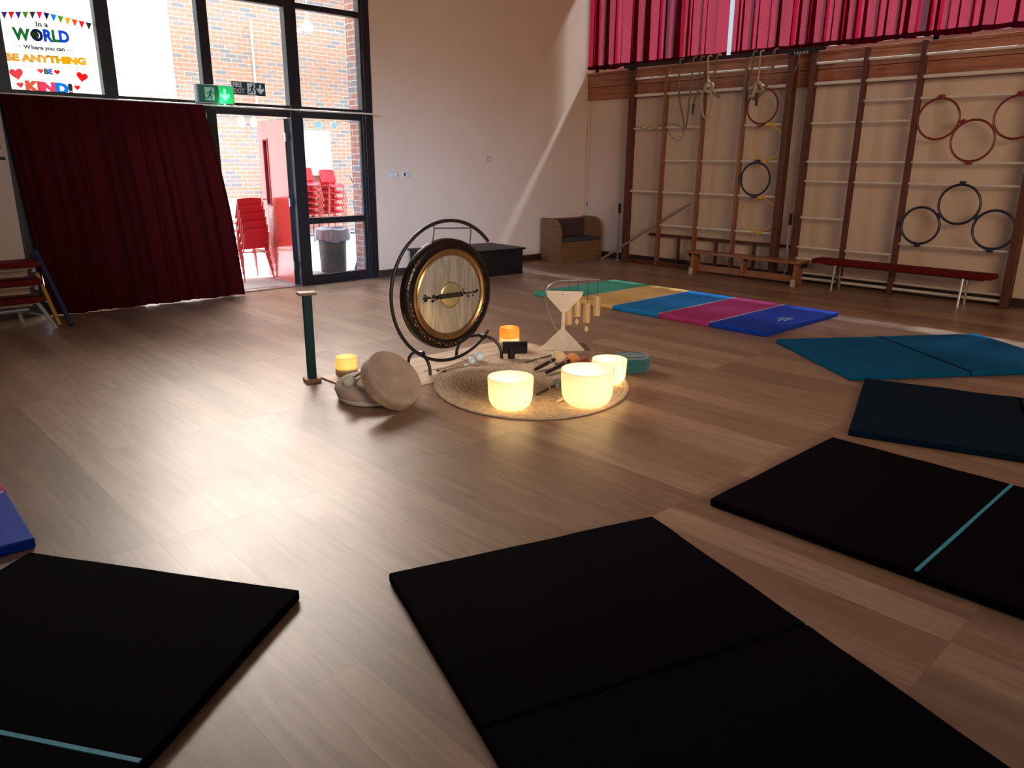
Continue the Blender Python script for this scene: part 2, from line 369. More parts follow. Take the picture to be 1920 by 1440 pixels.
# drain pipe / conduit on brick
tag(obj('wall_conduit', T([(7.17, 14.77, 2.3), (7.17, 14.77, 4.0)], .022, 8), M_white), 'thin pale vertical conduit on the yard brick wall beyond the glass', 'pipe')
# ceiling fan
fn = thing('ceiling_fan', 'white ceiling fan with long blades hanging in the yard beyond the glazing', 'fan', (6.79, 12.0, 3.5))
obj('rod', T([(0, 0, .13), (0, 0, 1.2)], .012, 8), M_white, fn)
obj('motor', L([(0, .14), (.03, .14), (.09, .06), (.10, .02), (.08, -.02), (0, -.04)], 24), M_white, fn, smooth=True)
for k, a in enumerate((-.12, 1.97, 4.07)):
    Mx = Matrix.Rotation(a, 4, 'Z') @ Matrix.Rotation(.25, 4, 'X')
    bm = prism(bmesh.new(), [(.09, -.03), (.2, -.055), (.52, -.045), (.55, 0), (.52, .045), (.2, .055), (.09, .03)], 'z', 0, .008, Mx)
    obj('blade', bm, M_white, fn)
obj('canopy', L([(0, 1.2), (.07, 1.2), (.05, 1.12), (0, 1.1)], 16), M_white, fn)

# plastic school chairs
M_chair = mat('red_plastic', (.58, .022, .04), .32, coat=.3, noise=(5, .06))
M_chairleg = mat('red_tube', (.62, .10, .10), .35)
def chair_parts(root):
    # faces -Y (towards the room); seat height .34
    bm = bmesh.new(); nx, ny = 9, 10
    def grid(bm, fn, t=.008):
        g = [[bm.verts.new(fn(i/(nx-1)*2-1, j/(ny-1))) for j in range(ny)] for i in range(nx)]
        for i in range(nx-1):
            for j in range(ny-1): bm.faces.new((g[i][j], g[i+1][j], g[i+1][j+1], g[i][j+1]))
        bmesh.ops.recalc_face_normals(bm, faces=bm.faces)
        bmesh.ops.solidify(bm, geom=list(bm.faces), thickness=t)
    grid(bm, lambda u, v: (u*.185*(1-.1*(1-v)**4), -.2+.36*v, .345+.02*u*u-.05*max(0, .25-v)*4*.6+.01*v))
    obj('seat', bm, M_chair, root, smooth=True)
    bm = bmesh.new()
    grid(bm, lambda u, v: (u*(.185-.015*v), .155+.07*v-.03*u*u, .40+.24*v+.012*(1-u*u)*v))
    obj('backrest', bm, M_chair, root, smooth=True)
    for s in (-1, 1):
        obj('leg', T([(s*.165, -.13, .33), (s*.215, -.20, 0)], .011, 7), M_chairleg, root)
        obj('leg', T([(s*.165, .12, .33), (s*.215, .20, 0)], .011, 7), M_chairleg, root)
        obj('back_support', T([(s*.175, -.1, .333), (s*.178, .12, .335), (s*.178, .165, .37), (s*.172, .21, .60)], .010, 7), M_chairleg, root)
def make_stack(x, y, n, rz, labels, group, pitch=.10, dz0=0):
    first = None
    for k in range(n):
        if first is None:
            o = thing('stacking_chair', '', 'chair', (x, y, dz0), rz, group); chair_parts(o); first = o
        else:
            o = copy_tree(first)
        o.location = Vector((x, y, dz0+k*pitch)) + Matrix.Rotation(rz, 3, 'Z') @ Vector((0, -.02*k, 0))
        o['label'] = labels[k]
    return first
ordn = ['lowest', 'second from bottom', 'third from bottom', 'fourth from bottom', 'fifth from bottom', 'sixth from bottom', 'seventh from bottom', 'topmost']
def labs(n, s): return ['%s, %s of stack' % (s, (ordn[k] if k < n-1 else 'topmost')) for k in range(n)]
g1 = make_stack(4.37, 9.55, 5, PI+.10, labs(5, 'red plastic school chair just outside the open door'), 'red chairs stacked by the open door', .095)

g2 = copy_tree(g1); first_far = g2
def far_stack(x, y, n, s, group, rz, pitch=.13):
    for k in range(n):
        o = copy_tree(g1); o.location = (x, y-.02*k, k*pitch); o.rotation_euler = (0, 0, rz); o['group'] = group; o['label'] = labs(n, s)[k]
for c_ in list(g2.children): bpy.data.objects.remove(c_)
bpy.data.objects.remove(g2)
far_stack(8.45, 14.42, 6, 'red chair of the right far stack under pale board', 'red chairs in the right far stack', .05)
far_stack(7.92, 14.45, 7, 'red chair of the middle far stack behind window mullion', 'red chairs in the middle far stack', -.05, .115)
far_stack(7.35, 14.42, 6, 'red chair of the left far stack behind red door', 'red chairs in the left far stack', .0)

# bin with liner, dustpan
bn = thing('waste_bin', 'grey round waste bin with crumpled clear liner outside the glass', 'bin', (5.56, 9.50, 0))
obj('body', L([(0, 0), (.165, 0), (.175, .02), (.195, .5), (.20, .56), (.185, .56), (.16, .03), (0, .03)], 32), mat('bin_grey', (.05, .06, .075), .5), bn, smooth=True)
bm = bmesh.new(); rings = []; nn = 40
for (r, z, w) in ((.175, .54, .0), (.20, .60, .008), (.222, .585, .01), (.235, .52, .012), (.236, .44, .022)):
    rings.append([bm.verts.new((r2*math.cos(2*PI*k/nn), r2*math.sin(2*PI*k/nn), z+w*.7*math.sin(k*.8+z*20)-(.035*(1-abs(k % 13-3)/3) if z < .45 and k % 13 < 6 else 0))) for k in range(nn) for r2 in [r+w*math.sin(k*2.3)*.6]])
for a, b_ in zip(rings, rings[1:]):
    for k in range(nn): bm.faces.new((a[k], a[(k+1) % nn], b_[(k+1) % nn], b_[k]))
obj('liner', bm, mat('bin_liner', (.24, .25, .31), .3, noise=(20, .15)), bn, smooth=True)
dp = thing('lobby_dustpan', 'dark long-handled dustpan and brush leaning beside the brick pier outside', 'dustpan', (5.86, 9.28, 0))
obj('handle', T([(0.0, 0, .10), (-.01, .05, .88)], .012, 8), M_steel, dp); obj('grip', T([(-.009, .045, .78), (-.012, .055, .95)], .024, 8), M_black, dp)
obj('handle', T([(.04, -.02, .10), (.03, .03, .80)], .010, 8), M_black, dp)
obj('pan', prism(bmesh.new(), [(-.07, 0), (.10, 0), (.10, .03), (.06, .14), (-.03, .14), (-.07, .03)], 'y', -.08, .06), mat('pan_grey', (.10, .11, .13), .5), dp)
# cable coil
bm = bmesh.new()
pts = [(math.cos(a)*(.16+.03*math.sin(3*a)), math.sin(a)*.10, .012+.006*(a % 3)) for a in [i*.35 for i in range(54)]]
tube(bm, pts+[(.1, .25, .3), (.25, .3, .7), (.05, .3, 1.15)], .008, 6)
o = obj('cable', bm, M_black); o.location = (8.95, 14.2, 0); tag(o, 'loose black cable coiled on the yard floor right of the chair stacks', 'cable')

def film(name, c, tr_=.75):
    if name in MC: return MC[name]
    m = bpy.data.materials.new(name); m.use_nodes = True; nt = m.node_tree; N = nt.nodes; K = nt.links.new; b = N['Principled BSDF']
    b.inputs['Base Color'].default_value = (*c[:3], 1); b.inputs['Roughness'].default_value = .6
    nz = N.new('ShaderNodeTexNoise'); nz.inputs['Scale'].default_value = 3; rr = N.new('ShaderNodeMapRange'); rr.inputs[3].default_value = .97; rr.inputs[4].default_value = 1.0; K(nz.outputs['Fac'], rr.inputs[0])
    sc = N.new('ShaderNodeVectorMath'); sc.operation = 'SCALE'; sc.inputs[0].default_value = c[:3]; K(rr.outputs[0], sc.inputs['Scale'])
    t = N.new('ShaderNodeBsdfTranslucent'); K(sc.outputs[0], t.inputs[0]); mx = N.new('ShaderNodeMixShader'); mx.inputs[0].default_value = tr_
    K(b.outputs[0], mx.inputs[1]); K(t.outputs[0], mx.inputs[2]); K(mx.outputs[0], N['Material Output'].inputs[0]); MC[name] = m; return m
# paper decorations strung inside top of the yard side of the glazing
M_paper = film('paper_decor', (.9, .88, .8))
bm = T([(3.7+.1*i, 8.76, 1.955-.012*math.sin(i*1.1)**2) for i in range(19)], .002, 5)
tag(obj('decoration_string', bm, M_black), 'thin string of paper cut-outs hung under the transom outside', 'string')
def blob(name, x, z, rx, rz_, label, seed, ring=False):
    random.seed(seed); n = 18; poly = [(x+rx*math.cos(2*PI*k/n)*(1+random.uniform(-.12, .12)*(1 if ring else .2)), z+rz_*math.sin(2*PI*k/n)*(1+random.uniform(-.12, .12)*(1 if ring else .2))) for k in range(n)]
    if not ring:
        o = obj(name, prism(bmesh.new(), poly, 'y', 8.75, 8.754), M_paper)
    else:
        r = thing(name, None, None, (0, 0, 0))
        bm = bmesh.new(); tube(bm, [(p[0], 8.752, p[1]) for p in poly], .006, 6, closed=True); obj('outline', bm, M_paper, r)
        inner = [(x+(p[0]-x)*.86, z+(p[1]-z)*.86) for p in poly]
        obj('cut_out', prism(bmesh.new(), inner, 'y', 8.751, 8.753), film('paper_blue', (.45, .66, .74)), r)
        o = r
    return tag(o, label, 'decoration', 'paper cut-outs strung outside under the transom')
blob('paper_disc', 4.05, 1.90, .048, .062, 'plain round white paper disc hung above the doorway, left one', 1)
blob('paper_disc', 4.19, 1.905, .045, .058, 'plain round white paper disc hung beside the top of the red door', 2)
blob('paper_cutout', 4.80, 1.905, .04, .052, 'white edged paper cut-out, first right of the mullion, top of tall pane', 3, True)
blob('paper_cutout', 5.02, 1.905, .058, .045, 'white edged paper cut-out, middle of the three in tall pane', 4, True)
blob('paper_cutout', 5.235, 1.905, .045, .042, 'white edged paper cut-out nearest the brick pier in tall pane', 5, True)

# ---------------------------------------------------------------- poster behind the first pane
PY = WY+.10
po = thing('kindness_poster', 'large white poster with colourful lettering, bunting and red hearts behind first pane', 'poster', (1.8, PY, 2.07))
M_pw = film('poster_white', (.84, .88, .86))
obj('sheet', prism(bmesh.new(), [(-.02, 0), (.80, 0), (.80, 1.1), (-.02, 1.1)], 'y', .0005, .0006), M_pw, po)
def pm(n, c): return mat('print_grey', cols['grey'][:3], .6) if n == 'grey' else film('print_'+n, tuple(v*min(1.9, .97/max(c[:3]))+.004 for v in c[:3]), .8)
cols = dict(green=rgb(50, 130, 80), blue=rgb(0, 95, 175), navy=rgb(20, 50, 110), yellow=rgb(240, 200, 50), red=rgb(225, 60, 60), magenta=rgb(200, 40, 120), orange=rgb(235, 130, 50), cyan=rgb(0, 150, 210), grey=rgb(70, 80, 80), olive=rgb(110, 150, 60), purple=rgb(100, 70, 140), teal=rgb(20, 90, 100))
# pixel -> poster plane
def pp(x, y):
    q = py(x, y, PY-.002); return q.x-1.8, q.z-2.07
def word(s, x0, y0, x1, y1, capx, colors, name, bold=.0):
    """baseline from px (x0,y0) to (x1,y1); capx = cap height in px"""
    ax, az = pp(x0, y0); bx, bz = pp(x1, y1); cx_, cz_ = pp(x0, y0-capx)
    hgt = cz_-az; size = hgt/.70
    ext = []; c = bpy.data.curves.new('m', 'FONT'); c.size = size; c.offset = bold
    o = bpy.data.objects.new('m', c); C.objects.link(o); w = []
    for i in range(len(s)+1):
        c.body = s[:i] + '|'; bpy.context.view_layer.update(); w.append(o.dimensions.x)
    bpy.data.objects.remove(o); bpy.data.curves.remove(c)
    tot = w[-1]-w[0]; xs = (bx-ax)/tot
    for i, ch in enumerate(s):
        if ch == ' ': continue
        t = (w[i]-w[0])/tot
        text(name, ch, size, pm(colors[i % len(colors)], cols[colors[i % len(colors)]]), po, (ax+(bx-ax)*t, -.001, az+(bz-az)*t), xs=xs, ext=.0008, bold=bold)
word('In a', 67, 49, 90, 50, 9, ['grey'], 'lettering', .002)
word('WORLD', 27, 73, 131, 79, 21, ['green', 'navy', 'blue', 'green', 'blue'], 'lettering', .007)
word('Where you can', 45, 91, 122, 96, 7.5, ['grey'], 'lettering', .002)
word('\u2192', 27, 89, 41, 90, 7, ['grey'], 'lettering') if False else None
word('BE ANYTHING', 9, 112, 162, 121, 12.5, ['yellow'], 'lettering', .006)
word('BE', 83, 138, 99, 139, 9, ['teal', 'blue'], 'lettering', .004)
word('KIND!', 49, 170, 138, 176, 18, ['orange', 'red', 'magenta', 'cyan', 'grey'], 'lettering', .009)
def flatpoly(name, pts, m, y=0.0, t=.001):
    return obj(name, prism(bmesh.new(), pts, 'y', -.001-y, 0), m, po)
for (xa, ya, xb, yb, tip) in ((27, 86, 40, 87, 1), (139, 95, 126, 94, -1)):
    ax, az = pp(xa, ya); bx, bz = pp(xb, yb); bm = bmesh.new()
    tube(bm, [(ax, -.001, az), (bx, -.001, bz)], .0016, 4); tube(bm, [(bx-tip*.016, -.001, bz+.01), (bx, -.001, bz), (bx-tip*.016, -.001, bz-.01)], .0016, 4)
    obj('arrow', bm, pm('grey', cols['grey']), po)
bcol = ['purple', 'red', 'purple', 'olive', 'grey', 'magenta', 'navy', 'cyan', 'olive', 'yellow', 'orange', 'red', 'grey', 'navy', 'red']
for k in range(15):
    x0 = 2+k*13.2; x1 = x0+11.5
    yy = lambda x: 22 if x < 78 else 22+(x-78)*.235
    if x1 > 181: x1 = 179
    a = pp(x0, yy(x0)); b_ = pp(x1, yy(x1)); c_ = pp((x0+x1)/2+.5, yy((x0+x1)/2)+13.5)
    obj('bunting_flag', prism(bmesh.new(), [a, b_, c_], 'y', -.002, -.0005), pm(bcol[k], cols[bcol[k]]), po)
a = [pp(x, (22 if x < 78 else 22+(x-78)*.235)) for x in range(2, 182, 12)]
obj('bunting_string', T([(p[0], -.001, p[1]) for p in a], .0012, 4), pm('grey', cols['grey']), po)
a = [pp(x, 121+(x-9)*.07) for x in range(9, 189, 14)]
obj('dotted_rule', T([(p[0], -.001, p[1]) for p in a], .0012, 4), pm('grey', cols['grey']), po)
def heart(cx, cy, s, tilt=0):
    X, Z = pp(cx, cy); k_ = s*.0051; pts = []
    for i in range(26):
        t = 2*PI*i/26; hx_ = 16*math.sin(t)**3/16; hz_ = (13*math.cos(t)-5*math.cos(2*t)-2*math.cos(3*t)-math.cos(4*t))/16
        pts.append((X+k_*(hx_*math.cos(tilt)-hz_*math.sin(tilt)), Z+k_*(hx_*math.sin(tilt)+hz_*math.cos(tilt))))
    obj('heart', prism(bmesh.new(), pts, 'y', -.002, -.0005), pm('red', cols['red']), po)
for h_ in ((31, 138, 11, .15), (154, 144, 10, -.2), (76, 133, 5, 0), (107, 135, 5, 0), (38, 159, 5.5, .1), (145, 164, 5, 0)): heart(*h_)
# globe standing in the O of WORLD
gx, gzz = pp(65, 65)
Mx = Matrix.Translation((gx, 0, gzz)) @ Matrix.Rotation(PI/2, 4, 'X')
obj('globe', lathe(bmesh.new(), [(0, .003), (.036, .003), (.036, 0), (0, 0)], 24, M=Mx), pm('teal', cols['blue']), po)
obj('globe_land', prism(bmesh.new(), [(gx-.02, gzz+.01), (gx-.005, gzz+.026), (gx+.015, gzz+.02), (gx+.022, gzz+.002), (gx+.008, gzz-.004), (gx+.002, gzz-.026), (gx-.012, gzz-.01)], 'y', -.0045, -.003), pm('olive', cols['olive']), po)
random.seed(5)
for (cx_, cy_) in ((21, 37), (42, 38), (13, 65), (105, 47), (133, 59), (156, 36), (160, 63), (150, 90), (171, 94), (169, 109), (20, 127), (14, 125)):
    X, Z = pp(cx_, cy_); obj('confetti', prism(bmesh.new(), [(X+.004*math.cos(a_), Z+.004*math.sin(a_)) for a_ in (0, 1.26, 2.5, 3.8, 5.0)], 'y', -.002, -.0005), pm('grey', cols['grey']), po)
# plain white blind behind the left part of the second pane
tag(obj('white_blind', B(2.735, 3.27, PY+.02, PY+.03, 2.05, 4.0), mat('blind_white', (.84, .86, .80), .7)), 'plain pale blind covering the left part of the second glazed pane', 'blind') if False else None

# ---------------------------------------------------------------- exit signs
M_green = mat('sign_green', (.02, .25, .10), .4)
M_greenlit = mat('sign_green_lit', (.02, .45, .12), .4, emit=((.0, .8, .18), .4))
es = thing('lit_exit_sign', 'green illuminated exit sign box with running man fixed on the transom', 'exit sign', (3.445, 8.44, 2.062))
obj('housing', B(0, .405, .012, .075, 0, .188), mat('sign_housing', (.30, .31, .30), .4), es, bevel=.004)
obj('face', B(.02, .235, .006, .014, .010, .178), mat('sign_green_dim', (.02, .12, .07), .35, emit=((.02, .5, .18), .02)), es)
obj('lit_face', B(.235, .395, .006, .014, .010, .178), M_greenlit, es)
def running_man(parent, x, z, s, y, m):
    q = lambda px_, pz_: (x+px_*s, z+pz_*s)
    def strip(pts, w):
        bm = bmesh.new()
        for a, b_ in zip(pts, pts[1:]):
            a = Vector(q(*a)); b_ = Vector(q(*b_)); d = (b_-a).normalized(); n = Vector((-d.y, d.x))*w*s*.5
            e = d*w*s*.3
            prism(bm, [(a-n-e)[:], (b_-n+e)[:], (b_+n+e)[:], (a+n-e)[:]], 'y', y-.001, y)
        return bm
    bm = strip([(.55, .72), (.42, .42)], .2)
    for pts, w in (([(.42, .42), (.62, .32), (.55, .08)], .11), ([(.42, .42), (.32, .2), (.08, .12)], .11), ([(.55, .68), (.74, .6), (.82, .44)], .08), ([(.5, .68), (.3, .66), (.18, .5)], .08)):
        b2 = strip(pts, w); me = bpy.data.meshes.new('t'); b2.to_mesh(me); bm.from_mesh(me); bpy.data.meshes.remove(me); b2.free()
    c = q(.62, .88); prism(bm, [(c[0]+.09*s*math.cos(a), c[1]+.09*s*math.sin(a)) for a in [k*PI/6 for k in range(12)]], 'y', y-.001, y)
    return obj('running_man', bm, m, parent)
def arrow_down(parent, x, z, w, h, y, m, name='arrow'):
    return obj(name, prism(bmesh.new(), [(x-w*.14, z+h), (x+w*.14, z+h), (x+w*.14, z+h*.5), (x+w*.5, z+h*.62), (x+w*.5, z+h*.4), (x, z), (x-w*.5, z+h*.4), (x-w*.5, z+h*.62), (x-w*.14, z+h*.5)], 'y', y-.002, y), m, parent)
M_sw = mat('sign_pale', (.38, .55, .42), .4); 
obj('pictogram_panel', B(.085, .185, .003, .006, .03, .158), M_sw, es)
running_man(es, .085, .035, .115, .003, M_green)
arrow_down(es, .30, .028, .10, .125, .005, mat('arrow_lit', (.3, .9, .45), .4, emit=((.25, 1, .45), .8)))
obj('indicator_lamp', L([(0, 0), (.008, .001), (.01, .006), (.008, .012), (0, .014)], 12, M=Matrix.Translation((.30, .03, -.013))), mat('lamp_green', (.5, 1, .6), .3, emit=((.4, 1, .5), 6)), es)
light('exit_sign_lamp', 'POINT', (3.72, 8.40, 2.09), None, .5, (.1, 1, .35), shadow_soft_size=.02)
fs = thing('fire_exit_sign', 'dark green fire exit sign with white running man and arrow on glass', 'exit sign', (3.89, WY-.012, 2.178))
obj('panel', B(0, .39, -.002, .002, 0, .136), mat('sign_dark', (.018, .05, .05), .4), fs)
text('lettering', 'FIRE', .068, mat('sign_white', (.6, .63, .62), .5), fs, (.012, -.003, .078), xs=.86, bold=.0012)
text('lettering', 'EXIT', .068, MC['sign_white'], fs, (.012, -.003, .016), xs=.95, bold=.0012)
obj('pictogram_panel', B(.178, .272, -.004, -.002, .01, .127), MC['sign_white'], fs)
running_man(fs, .180, .014, .108, -.004, MC['sign_dark'])
arrow_down(fs, .33, .018, .085, .10, -.003, MC['sign_white'])
# curtain rail in front of the transom
rl = thing('curtain_rail', 'thin pale curtain rail running along the dark transom', 'curtain rail', (0, 8.47, 2.045))
obj('rail', T([(1.66, 0, 0), (5.65, 0, 0)], .009, 8), M_rung, rl)
bm = bmesh.new()
for x in (1.74, 2.655, 3.64, 4.645, 5.62): box(bm, x-.012, x+.012, 0, .125, -.01, .01)
obj('bracket', bm, M_steel, rl)

# ---------------------------------------------------------------- dark maroon curtain (drawn, gathered at the right)
def drape(name, top, bot, nfold, amp, m, tang=0, th=.004, thk=True, seed=1, nz=16, ncol=None, jitter=.4, hem=.0):
    """top/bot: callables u->(x,y,z)."""
    random.seed(seed); n = ncol or nfold*8
    ph = [random.uniform(-jitter, jitter) for _ in range(nfold+2)]; am = [random.uniform(.6, 1.3) for _ in range(nfold+2)]
    bm = bmesh.new(); g = []
    for i in range(n+1):
        u = i/n; f = u*nfold; k = int(f); fr = f-k
        p0 = ph[k]+(ph[k+1]-ph[k])*fr; a0 = am[k]+(am[k+1]-am[k])*fr
        w = math.sin(2*PI*(f+p0*.35))+.3*math.sin(4*PI*(f+p0)+1)
        col = []
        a, b_ = Vector(top(u)), Vector(bot(u))
        nrm = Vector((0, 1, 0)) if abs((Vector(top(1))-Vector(top(0))).x) > abs((Vector(top(1))-Vector(top(0))).y) else Vector((1, 0, 0))
        run = (Vector(top(1))-Vector(top(0))).normalized()
        for j in range(nz+1):
            t = j/nz; p = a.lerp(b_, t)
            p = p + nrm*(w*amp*a0*(.45+.55*min(1, t*2.2)))
            if tang: p = p + run*(tang*a0*math.sin(4*PI*(f+p0*.35))*(.7+.3*t))
            if j == nz: p.z += hem*math.sin(f*2.1+1)*.5
            col.append(bm.verts.new(p))
        g.append(col)
    for i in range(n):
        for j in range(nz): bm.faces.new((g[i][j], g[i+1][j], g[i+1][j+1], g[i][j+1]))
    o = obj(name, bm, m, smooth=True)
    return o
def mt(u): return (1.665+u*(3.50-1.665), 8.44, 2.04)
def mb(u): return (1.80+u*(3.655-1.80), 8.45-.02*u, .008)
def edge_in(v): return v
cur = drape('maroon_curtain', mt, mb, 13, .032, M_maroon, jitter=1.1, tang=.02, seed=3, nz=20, ncol=190, hem=.012)
# the right-hand edge swings out in a curve under the transom
me = cur.data
for v in me.vertices:
    u = max(0, min(1, (v.co.x-1.66)/(1.95))); t = 1-v.co.z/2.04
    v.co.x += .115*u**3*math.sin(min(1, t*1.6)*PI/2)
tag(cur, 'long dark maroon curtain drawn across the left half of glazed wall', 'curtain')

# ---------------------------------------------------------------- crimson window curtains on the right wall
def rtop(y0, y1, X, z): return lambda u: (X, y0+u*(y1-y0), z)
seg = [(8.50, 6.06, 1, 'crimson window curtain nearest the corner of the room'), (6.00, 3.70, 2, 'crimson window curtain in the middle, above the gap between climbing frames'), (3.635, .5, 3, 'crimson window curtain at the right, above the hoops')]
for y0, y1, sd, lb in seg:
    zb = 2.86
    c_ = drape('crimson_curtain', rtop(y0, y1, 9.66, 4.6), (lambda u, y0=y0, y1=y1: (9.67, y0+u*(y1-y0)-.05*(u-.5)*0, 2.865)), int((y0-y1)*4.4), .055, M_redcurtain, tang=.055, seed=sd+10, nz=12, ncol=int((y0-y1)*60), jitter=1.0, hem=.02)
    hb = bmesh.new(); hb.from_mesh(c_.data); bmesh.ops.translate(hb, verts=hb.verts, vec=(-.006, 0, 0))
    zmin = {}
    bmesh.ops.delete(hb, geom=[v for v in hb.verts if v.co.z > 3.02], context='VERTS')
    for v in hb.verts:
        if v.co.z > 2.95: v.co.z = 2.925
    obj('hem', hb, M_hem, c_, smooth=True)
    tag(c_, lb, 'curtain', 'crimson curtains across the high windows')
tag(obj('curtain_track', T([(9.66, .4, 4.62), (9.66, 8.55, 4.62)], .015, 8), M_steel), 'curtain track above the crimson curtains, high on the wall', 'curtain track')

# ---------------------------------------------------------------- wall plates
M_plate = mat('switch_plate', (.50, .50, .50), .4)
for (x, z, w, lb, dots) in ((5.99, 1.32, .125, 'grey double switch plate on the back wall nearest the glazing', 3), (6.19, 1.32, .10, 'grey switch plate to the right of another plate on back wall', 1)):
    t = thing('switch_plate', lb, 'switch', (x, WY, z)); obj('plate', B(-w/2, w/2, -.012, 0, -.04, .04), M_plate, t, bevel=.003)
    for k in range(dots): obj('rocker', B(-w*.3+k*.035-.01, -w*.3+k*.035+.01, -.017, -.012, -.018, .018), M_black if dots == 1 else M_rung, t)
t = thing('wall_socket', 'small square pale plate alone in the middle of the back wall', 'socket', (7.655, WY, 1.53)); obj('plate', B(-.04, .04, -.012, 0, -.04, .04), mat('plate_pale', (.45, .36, .30), .5), t, bevel=.003)
obj('knob', B(-.012, .012, -.018, -.012, -.012, .012), M_plate, t)
t = thing('wall_hook', 'small dark hook fixed in the room corner above the wooden seat', 'hook', (9.78, WY-.01, .86))
obj('hook', T([(0, 0, .05), (0, -.03, 0), (0, -.05, -.03), (0, -.03, -.06)], .006, 6), M_black, t)

# ---------------------------------------------------------------- climbing frames on the right wall
FX = 9.60
ZR = dict(a=2.675, b=2.445, c=2.22, d=1.985, e=1.527, f=1.29, g=1.08, h=.84, i=.605, j=.455, k=.32)
def post(name, y, w, d, z1, m, parent, slant=True):
    bm = bmesh.new(); box(bm, FX-d/2, FX+d/2, y-w/2, y+w/2, 0, z1)
    if slant:
        for v in bm.verts:
            if v.co.z > z1-.001 and v.co.x < FX: v.co.z -= .0
    return obj(name, bm, m, parent, bevel=.006)
def rung(z, y0, y1, parent, r=.014, m=None, name='rung'):
    return obj(name, T([(FX, y0, z), (FX, y1, z)], r, 10), m or M_rung, parent)
fa = thing('wall_bars', 'dark wooden wall climbing frame nearer the corner, ropes hanging on it', 'climbing frame', (0, 0, 0))
post('end_post', 7.56, .075, .11, 2.80, M_post, fa); post('end_post', 5.06, .085, .12, 2.80, M_post, fa)
post('upright', 6.955, .045, .075, 2.80, M_post2, fa); post('upright', 6.32, .045, .075, 2.80, M_post2, fa); post('upright', 5.695, .045, .075, 2.82, M_post2, fa)
YA = [7.52, 6.955, 6.32, 5.695, 5.10]
for z, spans, r in ((ZR['a'], [(0, 4)], .014), (ZR['b'], [(0, 4)], .021), (ZR['d'], [(0, 1), (1, 2), (3, 4)], .013), (ZR['e'], [(1, 2), (2, 3), (3, 4)], .012), (ZR['g'], [(0, 1), (1, 2), (2, 3), (3, 4)], .014), (ZR['i'], [(1, 2), (2, 3), (3, 4)], .014)):
    for a, b_ in spans: rung(z, YA[a], YA[b_], fa, r)
obj('bottom_rail', B(FX-.03, FX+.03, 5.06, 7.56, .0, .06), M_post, fa, bevel=.004)
bm = box(bmesh.new(), 9.70, 9.735, 4.9, 7.2, .425, .465)
obj('hurdle_rail', bm, M_post, fa, bevel=.004)
for y in (6.66, 6.02, 5.42): obj('hurdle_bar', B(9.70, 9.735, y-.018, y+.018, .0, .425), M_post, fa)
fb = thing('wall_bars', 'dark wooden wall climbing frame at the right, behind the red padded bench', 'climbing frame', (0, 0, 0))
post('end_post', 4.785, .07, .10, 2.82, M_post, fb); post('end_post', 2.30, .085, .12, 2.80, M_post, fb)
post('upright', 4.15, .05, .08, 2.80, M_post, fb); post('upright', 3.52, .055, .085, 2.82, M_post, fb)
YB = [4.75, 4.15, 3.52, 2.34]
for z, spans, r in ((ZR['a'], [(0, 3)], .015), (ZR['b'], [(0, 1), (1, 2), (2, 3)], .021), (ZR['c'], [(1, 2), (2, 3)], .014), (ZR['d'], [(0, 1), (1, 2)], .012), (ZR['e'], [(0, 1), (1, 2), (2, 3)], .012), (ZR['f'], [(0, 1), (1, 2), (2, 3)], .012), (ZR['h'], [(0, 1)], .014), (.465, [(0, 1), (1, 2)], .014), (ZR['i'], [(2, 3)], .014), (ZR['k'], [(0, 1)], .014)):
    for a, b_ in spans: rung(z, YB[a], YB[b_], fb, r)
rung(.14, 2.3, 4.785, fb, .011, M_rung, 'low_bar'); rung(.07, 2.3, 4.785, fb, .018, M_rung, 'low_bar')
# overhead traverse pole
tp = thing('traverse_pole', 'dark metal pole across the tops of the climbing frame under curtain hem', 'pole', (0, 0, 0))
obj('pole', T([(9.50, 7.66, 2.845), (9.50, 4.62, 2.835)], .024, 12), M_pole, tp)
for y in (7.56, 5.06, 4.785): obj('bracket', B(9.48, 9.62, y-.03, y+.03, 2.795, 2.835), M_pole, tp)
bm = bmesh.new(); 
for i in range(5): tube(bm, [(9.50+.02*math.cos(a), 4.84+i*.04, 2.81+.03*math.sin(a)) for a in [k*.7 for k in range(9)]], .005, 6, closed=True)
obj('trolley_hook', bm, M_steel, tp)

# floor-standing steel poles
for (y, lb, x) in ((7.63, 'thin steel stanchion with black grip at the corner end of frame', 9.50), (4.84, 'thin steel stanchion with black grip between the two climbing frames', 9.52)):
    t = thing('steel_stanchion', lb, 'stanchion', (x, y, 0))
    obj('pole', T([(0, 0, .02), (0, .0, .9)], .013, 8), M_steel, t); obj('pole', T([(0.03, .025, .02), (.03, .025, .72)], .010, 8), M_steel, t)
    obj('grip', T([(0, 0, .74), (0, 0, .89)], .021, 8), M_black, t); obj('foot', T([(0, -.04, .02), (0, .05, .02)], .02, 8), M_steel, t)
a = Vector((9.40, 7.88, .02)); b_ = Vector((9.72, 6.5, .93))
tag(obj('leaning_pole', T([a, a.lerp(b_, .93), b_], [.017, .017, .008], 10), mat('pole_grey_wood', (.22, .17, .14), .5)), 'long thin grey pole leaning diagonally behind the climbing frame', 'pole')

